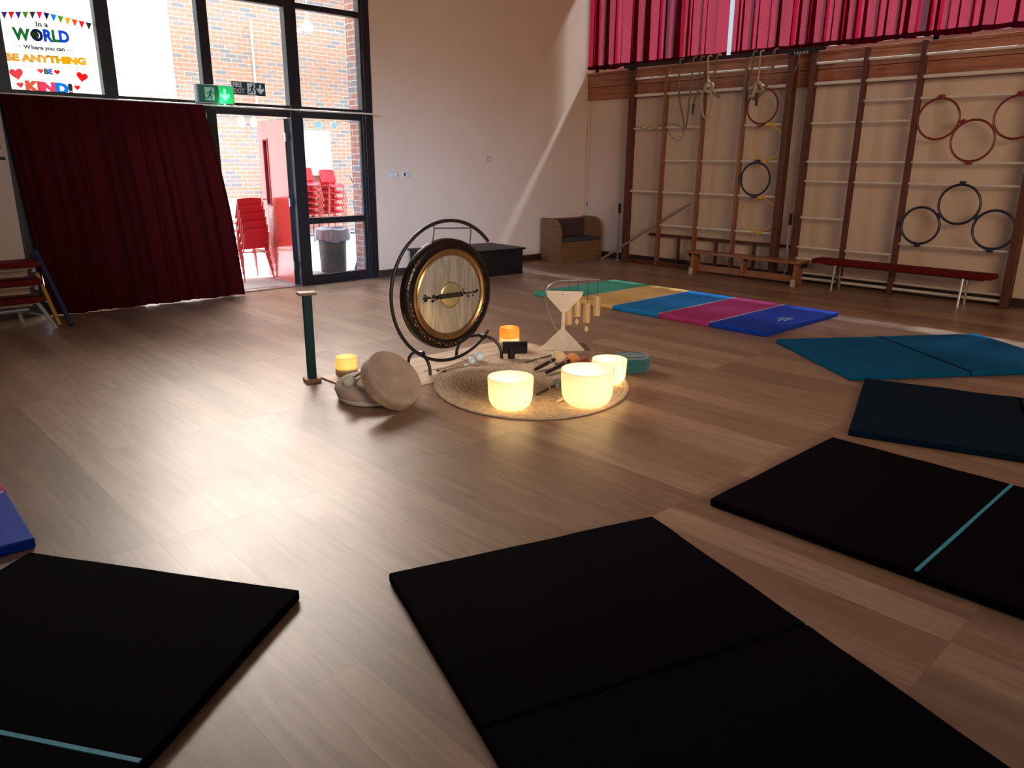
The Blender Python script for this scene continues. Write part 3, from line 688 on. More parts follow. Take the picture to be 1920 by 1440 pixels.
# ---------------------------------------------------------------- hoops
def hoop(name, y, z, r, m, label, group, tabs, X=9.565, ry=None, tr=.012):
    t = thing(name, label, 'hoop', (X, y, z), 0, group)
    obj('ring', T([(0, r*math.cos(2*PI*k/40), (ry or r)*math.sin(2*PI*k/40)) for k in range(40)], tr, 8, closed=True), m, t, smooth=True)
    for a in tabs:
        c = Vector((0, r*math.cos(a), r*math.sin(a))); bm = bmesh.new()
        R_ = Matrix.Translation(c+Vector((0, math.cos(a)*.012, math.sin(a)*.012))) @ Matrix.Rotation(a, 4, 'X')
        box(bm, -.02, .03, -.018, .026, -.028, .028, M=R_); obj('clip', bm, m, t, bevel=.004)
M_hred = mat('hoop_red', (.17, .012, .012), .4); M_hyel = mat('hoop_yellow', (.62, .34, .02), .4); M_hnavy = mat('hoop_navy', (.012, .014, .045), .4)
G = 'coloured hoops clipped to the climbing frames'
hoop('hoop', 5.415, 2.21, .215, M_hred, 'red hoop at the top of the column of four hoops', G, [-PI/2])
hoop('hoop', 5.30, 1.757, .215, M_hyel, 'yellow hoop just beneath the red one, upper yellow of the column', G, [PI/2, -PI/2], tr=.009)
hoop('hoop', 5.42, 1.30, .21, M_hnavy, 'navy hoop between the two yellow hoops in the column of four', G, [PI/2, -PI/2, 0], tr=.013)
hoop('hoop', 5.305, .84, .215, M_hyel, 'yellow hoop at the bottom of the column, above the wooden bench', G, [PI/2, -PI/2], tr=.009)
hoop('hoop', 3.262, 1.99, .215, M_hred, 'red hoop at the left end of the upper red trio', G, [PI/2, 0])
hoop('hoop', 2.885, 1.757, .215, M_hred, 'red hoop hanging lowest, middle of the upper red trio', G, [-PI/2, 1.0])
hoop('hoop', 2.50, 1.985, .215, M_hred, 'red hoop cut by the frame edge, right end of the red trio', G, [PI/2, PI+.6])
hoop('hoop', 3.28, .83, .205, M_hnavy, 'navy hoop at the left of the lower navy trio', G, [-PI/2, 0], tr=.014)
hoop('hoop', 2.908, 1.083, .212, M_hnavy, 'navy hoop sitting highest, middle of the lower navy trio', G, [PI/2, PI+.6, -.6], tr=.014)
hoop('hoop', 2.53, .832, .205, M_hnavy, 'navy hoop at the right of the lower navy trio by the last post', G, [-PI/2], tr=.014)

# ---------------------------------------------------------------- climbing ropes over the traverse pole
M_rope = mat('rope_jute', (.17, .13, .085), .9, noise=(90, .35), bump=(120, .6)); M_ropep = mat('rope_pale', (.42, .34, .22), .9, noise=(90, .3), bump=(120, .6)); M_knot = mat('rope_end_wrap', (.06, .035, .025), .8)
def bez(pts, n=8):
    P_ = [Vector(p) for p in pts]; out = []
    for i in range(len(P_)-1):
        p0, p1, p2, p3 = P_[max(i-1, 0)], P_[i], P_[i+1], P_[min(i+2, len(P_)-1)]
        for k in range(n):
            t = k/n; out.append(.5*((2*p1)+(-p0+p2)*t+(2*p0-5*p1+4*p2-p3)*t*t+(-p0+3*p1-3*p2+p3)*t**3))
    out.append(P_[-1]); return out
def over(y, x=9.50, z=2.84): return [(x-.036, y, z), (x-.026, y-.01, z+.028), (x, y-.015, z+.038), (x+.028, y-.01, z+.022), (x+.03, y, z-.02)]
rp = thing('climbing_rope', 'jute climbing rope doubled into a long narrow V over the pole', 'rope', (0, 0, 0), 0, 'climbing ropes tied up on the traverse pole')
obj('rope', T(bez([(9.53, 6.66, 2.80)]+over(6.66)[::-1]+[(9.46, 6.66, 2.6), (9.46, 6.63, 2.35), (9.47, 6.56, 2.1), (9.47, 6.52, 1.96), (9.47, 6.49, 2.05), (9.46, 6.47, 2.35), (9.46, 6.455, 2.6)]+over(6.45)), .013, 8), M_rope, rp, smooth=True)
rp = thing('climbing_rope', 'jute climbing rope with dark wrapped end beside the long narrow V', 'rope', (0, 0, 0), 0, 'climbing ropes tied up on the traverse pole')
obj('rope', T(bez(over(6.33)[::-1]+[(9.465, 6.34, 2.6), (9.465, 6.345, 2.45), (9.465, 6.38, 2.35), (9.465, 6.40, 2.28)]), .013, 8), M_rope, rp, smooth=True)
obj('end_wrap', T([(9.465, 6.40, 2.28), (9.465, 6.405, 2.14)], [.019, .014], 8), M_knot, rp)
rp = thing('climbing_rope', 'pale rope knotted into a hanging loop in front of an upright', 'rope', (0, 0, 0), 0, 'climbing ropes tied up on the traverse pole')
obj('rope', T(bez(over(6.22)[::-1]+[(9.465, 6.20, 2.6), (9.45, 6.16, 2.50), (9.44, 6.24, 2.44), (9.45, 6.26, 2.30), (9.45, 6.22, 2.12), (9.45, 6.15, 2.10), (9.45, 6.11, 2.25), (9.45, 6.13, 2.45), (9.44, 6.2, 2.50), (9.44, 6.24, 2.47)]), .013, 8), M_ropep, rp, smooth=True)
obj('rope', T(bez(over(6.08)[::-1]+[(9.465, 6.10, 2.65), (9.46, 6.12, 2.46), (9.44, 6.05, 2.38), (9.44, 5.99, 2.34)]), .014, 8), M_rope, rp, smooth=True)
obj('knot', T(bez([(9.43, 6.22, 2.46), (9.41, 6.17, 2.53), (9.43, 6.10, 2.50), (9.45, 6.13, 2.42), (9.42, 6.20, 2.44), (9.41, 6.16, 2.5)]), .02, 8), M_ropep, rp, smooth=True)
rp = thing('climbing_rope', 'thick rope bundle tied in a knot hanging above the top red hoop', 'rope', (0, 0, 0), 0, 'climbing ropes tied up on the traverse pole')
obj('rope', T(bez(over(5.55)[::-1]+[(9.465, 5.56, 2.6), (9.45, 5.58, 2.45), (9.43, 5.52, 2.34), (9.42, 5.46, 2.30), (9.44, 5.40, 2.38)]), .015, 8), M_rope, rp, smooth=True)
obj('rope', T(bez(over(5.45)[::-1]+[(9.465, 5.45, 2.62), (9.44, 5.44, 2.50), (9.42, 5.40, 2.42)]), .011, 8), M_ropep, rp, smooth=True)
obj('rope', T(bez(over(5.26)[::-1]+[(9.465, 5.27, 2.6), (9.45, 5.31, 2.46), (9.43, 5.38, 2.34), (9.42, 5.45, 2.29), (9.41, 5.5, 2.33)]), .015, 8), M_rope, rp, smooth=True)
obj('knot', T(bez([(9.40, 5.42, 2.50), (9.37, 5.36, 2.46), (9.40, 5.34, 2.40), (9.43, 5.42, 2.38), (9.40, 5.47, 2.43), (9.38, 5.42, 2.47), (9.37, 5.45, 2.35), (9.40, 5.50, 2.32)]), .022, 8), M_ropep, rp, smooth=True)
obj('end_wrap', T([(9.42, 5.425, 2.36), (9.42, 5.42, 2.21)], [.024, .02], 8), M_knot, rp)
obj('binding', T([(9.385, 5.40, 2.47), (9.40, 5.33, 2.42)], .030, 8), mat('binding_red', (.22, .02, .02), .8), rp)
rp = tag(obj('dark_string', T(bez([(9.585, 7.50, 1.99), (9.575, 7.4, 2.005), (9.585, 7.3, 1.975), (9.575, 7.2, 2.005), (9.585, 7.1, 1.975), (9.56, 6.98, 2.02), (9.56, 6.8, 2.03), (9.55, 6.62, 1.97), (9.55, 6.60, 1.86), (9.55, 6.70, 1.80), (9.56, 6.84, 1.90), (9.565, 6.9, 1.98)]), .004, 6), M_knot), 'thin dark cord wound round a rung and hanging in a loop', 'cord')

# ---------------------------------------------------------------- benches by the wall
M_bench = wood_mat('bench_wood', (.20, .065, .018), (.34, .13, .04), (10, 1, 10), .35, .3)
bw = thing('wooden_bench', 'long varnished wooden gym bench in front of the climbing frame', 'bench', (9.33, 5.33, 0))
Lb = .76
obj('seat', B(-.13, .13, -Lb-.08, Lb+.08, .285, .32), M_bench, bw, bevel=.008)
for s in (-1, 1):
    bm = prism(bmesh.new(), [(-.105, 0), (.105, 0), (.085, .285), (-.085, .285)], 'y', s*Lb-.02, s*Lb+.02)
    obj('leg', bm, M_bench, bw, bevel=.004)
    obj('foot', B(-.12, -.085, s*Lb-.025, s*Lb+.025, 0, .09), mat('bench_foot', (.45, .38, .32), .5), bw)
    obj('hook', B(-.04, .04, s*(Lb+.08)-.02, s*(Lb+.08)+.02, .24, .29), M_black, bw)
obj('leg', B(-.06, .06, -.02, .02, .06, .285), M_bench, bw)
obj('stretcher', B(-.02, .02, -Lb, Lb, .045, .13), M_bench, bw)
M_redpad = mat('red_bench_pad', (.11, .003, .003), .8, noise=(6, .1), spec=.15)
def red_bench(loc, rz, length, label, width=.27, h=.43, group=None):
    t = thing('padded_bench', label, 'bench', loc, rz, group); l2 = length/2
    obj('pad', B(-width/2, width/2, -l2, l2, h-.055, h), M_redpad, t, bevel=.012, seg=3)
    for s in (-1, 1):
        y = s*(l2-.28)
        for sx in (-1, 1): obj('leg', T([(sx*.07, y, h-.055), (sx*.11, y, 0)], .014, 8), M_steel, t)
        obj('leg_brace', T([(-.09, y, .16), (.09, y, .16)], .009, 8), M_steel, t)
    obj('end_bracket', T([(-.05, l2+.02, h-.06), (.05, l2+.02, h-.06)], .016, 8), M_black, t)
    obj('under_rail', T([(0, -l2+.1, h-.075), (0, l2-.1, h-.075)], .012, 8), M_steel, t)
    return t
red_bench((9.36, 3.37, 0), 0, 1.98, 'long low bench with dark red padded top under the hoops', h=.38)

# ---------------------------------------------------------------- corner seat box and black staging block
M_oak = wood_mat('seat_plywood', (.13, .058, .02), (.20, .095, .036), (3, 3, 10), .45)
s0 = gz(1055, 493); s1 = gz(1146, 479); sL = gz(1013, 487)
sx0 = 8.68; W = .98; D = .42; sy = 8.09
st = thing('storage_seat', 'curved-sided plywood storage seat with dark cushion in the room corner', 'seat', (sx0, sy, 0))
def sidepoly():
    p = [(0, 0), (D, 0), (D, .66)]
    for k in range(9):
        a = PI/2+k*PI/2/8; p.append((.2+.2*math.cos(a), .46+.2*math.sin(a)))
    return p
for x in (0, W-.03): obj('side_panel', prism(bmesh.new(), sidepoly(), 'x', x, x+.03), M_oak, st, bevel=.004)
obj('front_panel', B(.03, W-.03, .01, .03, .0, .30), M_oak, st); obj('back_panel', B(.03, W-.03, D-.02, D, 0, .64), M_oak, st)
M_dkc = mat('seat_cushion', (.03, .03, .028), .7)
obj('seat_cushion', B(.035, W-.035, -.005, D-.06, .30, .35), M_dkc, st, bevel=.012); obj('back_cushion', B(.035, W-.035, D-.07, D-.02, .35, .62), mat('back_cushion_brown', (.05, .022, .018), .7), st, bevel=.012)
o = obj('emblem', T([(.42+.05*math.cos(a), .008, .15+.05*math.sin(a)) for a in [k*PI/10 for k in range(20)]], .003, 5, closed=True), mat('emblem_dark', (.16, .07, .03), .6), st)
bb = thing('staging_block', 'low black staging block against the back wall behind the gong', 'block', (6.05, 7.72, 0))
obj('body', B(.03, 1.39, .03, .78, 0, .335), M_black, bb, bevel=.006); obj('lid', B(0, 1.42, 0, .80, .335, .36), M_black, bb, bevel=.008)
bb.rotation_euler = (0, 0, -.08)

# ---------------------------------------------------------------- stacked benches at left with coloured poles
lz = 0
t = thing('stacked_bench', 'topmost of the dark red benches stacked at the left wall', 'bench', (1.14, 8.06, 0), PI/2, 'dark red benches stacked by the maroon curtain')
def lbench(h, label, dy=0):
    t = thing('stacked_bench', label, 'bench', (1.16, 8.08+dy, 0), 0, 'dark red benches stacked by the maroon curtain')
    obj('pad', B(-1.0, .50, -.14, .14, h-.05, h), M_redpad, t, bevel=.012)
    obj('under_rail', T([(-1, -.05, h-.075), (.40, -.05, h-.075), (.46, .0, h-.055)], .013, 8), mat('rail_yellowed', (.40, .28, .16), .5), t)
    return t
bpy.data.objects.remove(t)
t1 = lbench(.60, 'topmost of the dark red benches stacked at the left wall')
t2 = lbench(.44, 'middle one of the dark red benches stacked at the left wall', .0)
t3 = lbench(.28, 'lowest of the dark red benches stacked at the left wall', -.0)
M_greyleg = mat('bench_leg_grey', (.36, .31, .31), .5)
for tt, h in ((t3, .28),):
    obj('leg', T([(.44, -.08, h-.05), (.52, -.30, .0)], .017, 8), M_greyleg, tt); obj('leg', T([(.30, .10, h-.05), (.34, .12, 0)], .017, 8), M_greyleg, tt)
    obj('leg_brace', T([(.44, -.2, .12), (.33, .11, .14)], .010, 8), M_greyleg, tt); obj('floor_rail', T([(-1, -.16, .16), (.36, -.1, .17)], .02, 8), M_steel, tt)
for tt, h in ((t1, .60), (t2, .44)):
    obj('leg', T([(.47, 0, h-.05), (.47, .0, h-.11)], .017, 8), M_greyleg, tt)
    obj('leg', T([(-.8, 0, h-.05), (-.8, .0, h-.11)], .017, 8), M_greyleg, tt)
def plank(a, b_, w, th, m, nm, lb, cat='plank'):
    a = Vector(a); b_ = Vector(b_); d = (b_-a); u = d.normalized(); s = Vector((1, 0, 0)); s = (s-u*s.dot(u)).normalized(); n = u.cross(s)
    Mx = Matrix((s, n, u)).transposed().to_4x4(); Mx.translation = a
    return tag(obj(nm, box(bmesh.new(), -w/2, w/2, -th/2, th/2, 0, d.length, M=Mx), m, bevel=.003), lb, cat)
g_ = gz(116, 608); g2_ = gz(134, 615)
plank((1.72, 7.85, .015), (1.66, 8.12, .47), .03, .035, mat('pole_yellow', (.38, .17, .015), .5), 'leaning_strut', 'yellow strut leaning against the end of the stacked red benches', 'strut')
plank((1.80, 7.78, .015), (1.70, 8.22, .66), .03, .05, mat('pole_blue', (.006, .012, .05), .5), 'leaning_strut', 'dark blue strut leaning outermost at the end of the stacked benches', 'strut')

# pinned notices at far left edge
for zz, w_, c_, lb in ((1.60, .07, (.10, .12, .08), 'small green and grey notice pinned at the left edge of photo'), (1.50, .09, (.02, .02, .02), 'small black label pinned below another notice at the left edge')):
    tag(obj('wall_notice', B(1.48, 1.655-.09+w_, WY-.006, WY, zz-.03, zz+(.09 if w_ < .08 else .0)), mat('notice_%d' % int(zz*100), c_, .6)), lb, 'notice')

# ---------------------------------------------------------------- green post on the floor
gp = thing('floor_post', 'short square dark green post with wooden cap and foot standing on floor', 'post', (2.535, 4.71, 0), -.3)
M_cap = wood_mat('post_cap_wood', (.16, .075, .035), (.26, .13, .065), (8, 8, 8), .5)
obj('foot', B(-.055, .055, -.05, .05, 0, .03), M_cap, gp, bevel=.004); obj('cap', B(-.06, .06, -.05, .05, .615, .635), M_cap, gp, bevel=.004)
obj('shaft', B(-.029, .029, -.026, .026, .03, .615), mat('post_green', (.003, .028, .032), .6, noise=(12, .3), spec=.2), gp, bevel=.004)

# ---------------------------------------------------------------- mats
def mat_obj(corner, d1, w, d2, panels, plen, m, label, th=.038, seamcol=None, seams=(), group='dark folding gym mats arranged in a ring', name='gym_mat', mats=None):
    """corner on floor, d1 = unit width direction, d2 = unit length direction"""
    t = thing(name, label, 'gym mat', (corner[0], corner[1], 0), 0, group)
    d1 = Vector((*d1, 0)).normalized(); d2 = Vector((*d2, 0)).normalized()
    for k in range(panels):
        Mx = Matrix((d1, d2, Vector((0, 0, 1)) if d1.cross(d2).z > 0 else Vector((0, 0, 1)))).transposed().to_4x4()
        bm = bmesh.new(); y0 = k*plen+.004; y1 = (k+1)*plen-.004
        box(bm, 0, w, y0, y1, .001, th, M=Mx)
        bmesh.ops.subdivide_edges(bm, edges=[e for e in bm.edges if e.calc_length() > .3], cuts=6, use_grid_fill=True)
        random.seed(k+int(corner[0]*100))
        for v in bm.verts:
            if v.co.z > th*.5: v.co.z += random.uniform(-.0025, .002)
        obj('panel', bm, (mats[k] if mats else m), t, bevel=.007, smooth=True)
    for k in seams:
        y = k*plen; bm = bmesh.new(); Mx = Matrix((d1, d2, Vector((0, 0, 1)))).transposed().to_4x4()
        box(bm, .01, w-.01, y-.007, y+.007, th-.004, th+.0012, M=Mx); obj('fold_seam', bm, seamcol, t)
    return t
M_mat = mat('mat_navy_shaded', (.0030, .0012, .0030), .9, noise=(3, .2), bump=(180, .25), spec=.03)  # near mats: their dim-light tone is put into the base colour
M_matb = mat('mat_navy_lit', (.002, .085, .20), .8, noise=(3, .15), bump=(180, .25), spec=.06); M_matn = mat('mat_navy_dim', (.001, .009, .020), .8, noise=(3, .15), bump=(180, .25), spec=.06)  # same kind of mat; daylight falling on it put into these bluer bases
M_seam = mat('mat_seam_teal', (.03, .26, .36), .6, noise=(60, .5)); M_seamdk = mat('mat_seam_dark', (.002, .003, .004), .9, spec=0)
def u2(a, b_): v = Vector((b_[0]-a[0], b_[1]-a[1])); return v.normalized()
A1, B1 = (1.404, 2.134), (2.515, 1.765)
mat_obj(A1, u2(A1, B1), 1.17, (-.315, -.949), 2, .885, M_mat, 'near-black folding mat in the front centre of the picture', seamcol=M_seamdk, seams=(1,))
A2, B2 = (2.851, 1.694), (4.068, 1.684)
mat_obj((2.852, 1.694), (1, -.006), 1.215, (.006, -1), 2, .885, M_mat, 'near-black folding mat with bright teal fold line at right', seamcol=M_seam, seams=(1,))
mat_obj((5.436, 2.078), u2((5.436, 2.078), (4.25, 1.676)), 1.25, u2((5.436, 2.078), (5.735, 1.19)), 2, .93, M_matn, 'dark blue-black folding mat second from the wooden benches', seamcol=M_seamdk, seams=(1,))
mat_obj((6.128, 3.129), u2((6.128, 3.129), (5.407, 2.163)), 1.20, u2((6.128, 3.129), (6.95, 2.56)), 2, .97, M_matb, 'folding mat in lit teal blue beside the striped multicoloured mat', seamcol=M_seamdk, seams=(1,))
mat_obj((1.108, 2.247), u2((1.108, 2.247), (.482, 3.191)), 1.14, u2((1.108, 2.247), (.423, 1.783)), 2, .83, M_mat, 'near-black folding mat at the lower left with teal fold line', seamcol=M_seam, seams=(1,))
CG = [mat('stripe_green', (.06, .36, .24), .6, bump=(150, .2), spec=.2), mat('stripe_yellow', (.74, .46, .15), .6, bump=(150, .2), spec=.2), mat('stripe_sky', (.0, .19, .55), .6, bump=(150, .2), spec=.2), mat('stripe_pink', (.40, .03, .16), .6, bump=(150, .2), spec=.2), mat('stripe_royal', (.001, .040, .40), .6, bump=(150, .2), spec=.2)]
t = mat_obj((6.27, 6.26), (1, .0), 1.47, (0, -1), 5, .592, None, 'long folding mat in green, yellow, blue, pink and royal blue stripes', th=.045, mats=CG, group='striped multicoloured folding mats', seamcol=mat('mat_seam_pale', (.4, .55, .6), .5), seams=(2, 3, 4))
text('lettering', 'MAT', .08, MC['mat_seam_pale'], t, (1.05, -2.86, .0465), rot=(0, 0, .3)) if False else None
bm = bmesh.new()
for k, (x0, x1, y) in enumerate(((.62, .80, -2.80), (.58, .84, -2.76), (.64, .78, -2.72))): box(bm, x0, x1, y-.006, y+.006, .0445, .0462)
obj('printed_mark', bm, MC['mat_seam_pale'], t)
mat_obj((.515, 3.292), (-1, .02), 1.45, (.03, 1), 5, .592, None, 'striped folding mat cut by the left picture edge, royal blue end nearest', th=.045, mats=CG[::-1], group='striped multicoloured folding mats', seamcol=MC['mat_seam_pale'], seams=(1,))

# ---------------------------------------------------------------- rug
M_jute = bpy.data.materials.new('jute_rug'); M_jute.use_nodes = True
nt = M_jute.node_tree; N = nt.nodes; K = nt.links.new; b = N['Principled BSDF']; tc = N.new('ShaderNodeTexCoord')
ln = N.new('ShaderNodeVectorMath'); ln.operation = 'LENGTH'; K(tc.outputs['Object'], ln.inputs[0])
sn = N.new('ShaderNodeMath'); sn.operation = 'MULTIPLY'; sn.inputs[1].default_value = 2*PI/.034; K(ln.outputs['Value'], sn.inputs[0])
si = N.new('ShaderNodeMath'); si.operation = 'SINE'; K(sn.outputs[0], si.inputs[0])
nz_ = N.new('ShaderNodeTexNoise'); nz_.inputs['Scale'].default_value = 45; K(tc.outputs['Object'], nz_.inputs['Vector'])
ad = N.new('ShaderNodeMath'); ad.operation = 'MULTIPLY_ADD'; ad.inputs[1].default_value = .11; K(si.outputs[0], ad.inputs[0]); K(nz_.outputs['Fac'], ad.inputs[2])
rp_ = N.new('ShaderNodeValToRGB'); rp_.color_ramp.elements[0].position = .2; rp_.color_ramp.elements[0].color = (.36, .25, .16, 1); rp_.color_ramp.elements[1].position = .8; rp_.color_ramp.elements[1].color = (.68, .52, .37, 1)
K(ad.outputs[0], rp_.inputs[0]); K(rp_.outputs[0], b.inputs['Base Color']); b.inputs['Roughness'].default_value = .95
bp_ = N.new('ShaderNodeBump'); bp_.inputs['Distance'].default_value = .006; bp_.inputs['Strength'].default_value = .8; K(ad.outputs[0], bp_.inputs['Height']); K(bp_.outputs[0], b.inputs['Normal'])
RC = Vector((3.671, 3.675, .002)); RR = .75
rg = obj('jute_rug', L([(0, .012)]+[(RR*k/30, .012) for k in range(1, 30)]+[(RR-.004, .012), (RR, .007), (RR-.004, .0)], 96), M_jute, smooth=True); rg.location = RC; rg.rotation_euler = (0, 0, -.76); rg.scale = (.683/.75, .833/.75, 1)
tag(rg, 'round braided jute rug under the glowing singing bowls', 'rug')

# ---------------------------------------------------------------- glowing crystal bowls
def bowl_mat():
    m = bpy.data.materials.new('frosted_quartz'); m.use_nodes = True; nt = m.node_tree; N = nt.nodes; K = nt.links.new
    out = N['Material Output']; b = N['Principled BSDF']; b.inputs['Base Color'].default_value = (.92, .90, .84, 1); b.inputs['Roughness'].default_value = .45
    tr = N.new('ShaderNodeBsdfTranslucent'); tr.inputs[0].default_value = (1, .96, .84, 1); mx = N.new('ShaderNodeMixShader'); mx.inputs[0].default_value = .6
    K(b.outputs[0], mx.inputs[1]); K(tr.outputs[0], mx.inputs[2]); K(mx.outputs[0], out.inputs[0]); return m
M_bowl = bowl_mat()
def bowl(x, y, r, h, power, label, z=.0145):
    prof_o = [(0, 0), (r*.45, 0), (r*.66, h*.035), (r*.84, h*.14), (r*.93, h*.28), (r*.965, h*.45), (r, h)]
    prof_i = [(r-.006, h), (r*.965-.006, h*.45), (r*.93-.006, h*.29), (r*.83, h*.165), (r*.65, h*.07), (r*.45, h*.04), (0, h*.04)]
    t = thing('singing_bowl', label, 'singing bowl', (x, y, z), 0, 'frosted crystal singing bowls lit from inside')
    obj('bowl', L(prof_o+prof_i, 64), M_bowl, t, smooth=True)
    lp = obj('light_puck', L([(0, h*.04+.001), (.03, h*.04+.001), (.03, h*.04+.016), (.0, h*.04+.016)], 20), mat('lamp_puck', (1, .85, .5), .4, emit=((1, .72, .32), 14)), t)
    light('bowl_lamp', 'POINT', (x, y, z+h*.35), None, power, (1, .72, .38), shadow_soft_size=.045)
bowl(3.131, 3.311, .1437, .206, 3.6, 'glowing white crystal singing bowl at the left, standing alone')
bowl(3.538, 3.036, .1685, .2355, 5.6, 'largest glowing white crystal singing bowl at the front right')
bowl(4.028, 3.262, .1212, .177, 2.6, 'smallest glowing white crystal singing bowl behind the largest one')

# ---------------------------------------------------------------- board / wooden strip under the gong
M_pale = wood_mat('pale_board', (.56, .42, .30), (.76, .61, .47), (1.2, 16, 1), .5)
bm = bmesh.new()
q = [gz(614, 704), gz(640, 731), gz(818, 718), gz(1000, 676), gz(1022, 658), gz(960, 640)]
a0 = Vector((2.62, 4.40)); 
dirv = Vector((1, .0)).normalized()
for k in range(5):
    y0 = 4.12+k*.125
    box(bm, 2.62+(.10 if k == 0 else 0), 4.48, y0, y0+.121, .001, .013)
tag(obj('plank_board', bm, M_pale, bevel=.002), 'pale wooden plank board on the floor beneath the gong stand', 'board')

# ---------------------------------------------------------------- gong and stand
GC = Vector((3.50, 4.36, .555)); GR = .405
def gong_mat():
    m = bpy.data.materials.new('gong_bronze'); m.use_nodes = True; nt = m.node_tree; N = nt.nodes; K = nt.links.new; b = N['Principled BSDF']
    tc = N.new('ShaderNodeTexCoord'); mp = N.new('ShaderNodeMapping'); mp.inputs['Scale'].default_value = (38, 38, 2.0); K(tc.outputs['Object'], mp.inputs[0])
    n = N.new('ShaderNodeTexNoise'); n.inputs['Scale'].default_value = 1.5; n.inputs['Detail'].default_value = 5; K(mp.outputs[0], n.inputs['Vector'])
    r = N.new('ShaderNodeValToRGB'); r.color_ramp.elements[0].position = .35; r.color_ramp.elements[0].color = (.50, .47, .40, 1); r.color_ramp.elements[1].position = .66; r.color_ramp.elements[1].color = (.82, .78, .70, 1)
    K(n.outputs['Fac'], r.inputs[0]); K(r.outputs[0], b.inputs['Base Color']); b.inputs['Metallic'].default_value = .8; b.inputs['Roughness'].default_value = .34
    bp = N.new('ShaderNodeBump'); bp.inputs['Strength'].default_value = .3; bp.inputs['Distance'].default_value = .002; K(n.outputs['Fac'], bp.inputs['Height']); K(bp.outputs[0], b.inputs['Normal'])
    return m
M_gong = gong_mat(); M_gongrim = mat('gong_dark_rim', (.018, .009, .006), .25, metal=.4, noise=(30, .5), bump=(45, .35)); M_brown = mat('gong_brown_ring', (.28, .16, .06), .3, metal=.8, noise=(14, .35))
gg = thing('gong', 'large round bronze gong with black rim and pale brushed centre', 'gong', GC)
Mg = Matrix.Rotation(PI/2, 4, 'X')     # z -> -y : face towards -Y
obj('boss', lathe(bmesh.new(), [(0, .017), (.06, .0165), (.085, .015), (.094, .008)], 56, M=Mg), mat('gong_boss', (.62, .52, .26), .3, metal=.75, noise=(6, .1)), gg, smooth=True)
obj('disc', lathe(bmesh.new(), [(.094, .008), (.20, .012), (.285, .004)], 72, M=Mg), M_gong, gg, smooth=True)
obj('brown_ring', lathe(bmesh.new(), [(.285, .004), (.292, .012), (.303, .006), (.318, .014), (.332, .010)], 72, M=Mg), M_brown, gg, smooth=True)
obj('rim', lathe(bmesh.new(), [(.332, .010), (.342, .016), (.375, .013), (.397, .004), (GR, -.010), (GR+.002, -.055), (GR-.006, -.065), (GR-.008, -.02), (.38, -.003), (.332, .002)], 96, M=Mg), M_gongrim, gg, smooth=True)
obj('back', lathe(bmesh.new(), [(0, 0), (.332, .0)], 48, M=Mg), M_brown, gg)
obj('boss_ring', T([(.093*math.cos(a), -.0125, .093*math.sin(a)) for a in [k*2*PI/40 for k in range(40)]], .002, 5, closed=True), M_brown, gg)
# dark painted skyline band across the centre
bm = bmesh.new(); random.seed(4)
pts_t = [(-.255+.51*k/40, .004+.007*math.sin(k*1.9)*(.3 if 11 < k < 29 else 1)+(.012 if 11 < k < 29 else 0)) for k in range(41)]; pts_b = [(x, -.006-.005*abs(math.sin(k*1.3))-(.012 if 11 < k < 29 else 0)) for k, (x, z) in enumerate(pts_t)]
M_ink = mat('gong_patina', (.035, .03, .018), .5, metal=.5)
for k in range(40):
    y = -.0185 if min(abs(pts_t[k][0]), abs(pts_t[k+1][0])) < .096 else -.0125
    prism(bm, [pts_b[k], pts_b[k+1], pts_t[k+1], pts_t[k]], 'y', y-.0008, y)
for k in range(42):
    x = random.choice((-1, 1))*random.uniform(.11, .26); z = random.uniform(-.035, .032); r = random.uniform(.003, .011)
    prism(bm, [(x+r*math.cos(a), z+r*math.sin(a)) for a in (0, 1, 2.1, 3.1, 4.2, 5.2)], 'y', -.0135, -.0115)
obj('patina_band', bm, M_ink, gg)
bm = bmesh.new(); random.seed(9)
for k in range(70):
    a = PI*1.02+k*.026+random.uniform(-.006, .006); rr_ = .362+random.uniform(-.012, .012); s = random.uniform(.002, .0055)
    x, z = rr_*math.cos(a), rr_*math.sin(a)
    prism(bm, [(x+s*math.cos(p), z+s*math.sin(p)) for p in (random.uniform(0, 1), 1.8, 3.2, 4.6)], 'y', -.0150, -.0135)
obj('engraved_marks', bm, mat('gong_marks', (.45, .30, .16), .5, metal=.4), gg)
gs = thing('gong_stand', 'black iron C-shaped ring stand with curved feet holding the gong', 'stand', (3.50, 4.36, 0))
rc = Vector((-.005, .0, .577)); R0 = .512
a0, a1 = math.radians(42), math.radians(318)
obj('ring', T([rc+Vector((R0*math.cos(a0+(a1-a0)*k/70), 0, R0*math.sin(a0+(a1-a0)*k/70))) for k in range(71)], .013, 10), M_pole, gs, smooth=True)
for (fx, e0, e1) in ((-.27, (-.27, .17), (-.27, -.10)), (.325, (.21, .19), (.44, -.09))):
    zc = .577-math.sqrt(R0**2-(fx)**2)+.0
    y_ = lambda t: -.20+.40*t
    zt = zc+.012
    obj('foot', T([(e0[0]+(e1[0]-e0[0])*(.5-.5*math.cos(PI*t)), e0[1]+(e1[1]-e0[1])*(.5-.5*math.cos(PI*t)), zt*math.sin(PI*t)**.7 if 0 < t < 1 else 0.012) for t in [k/16 for k in range(17)]], .012, 8), M_pole, gs, smooth=True)
    obj('clamp', T([(fx, -.02, zt), (fx, .02, zt)], .022, 8), M_pole, gs)
cordm = mat('gong_cord', (.03, .02, .018), .7)
ph = [(-.145, 1.075-.555+.0), (.20, 1.03-.555)]
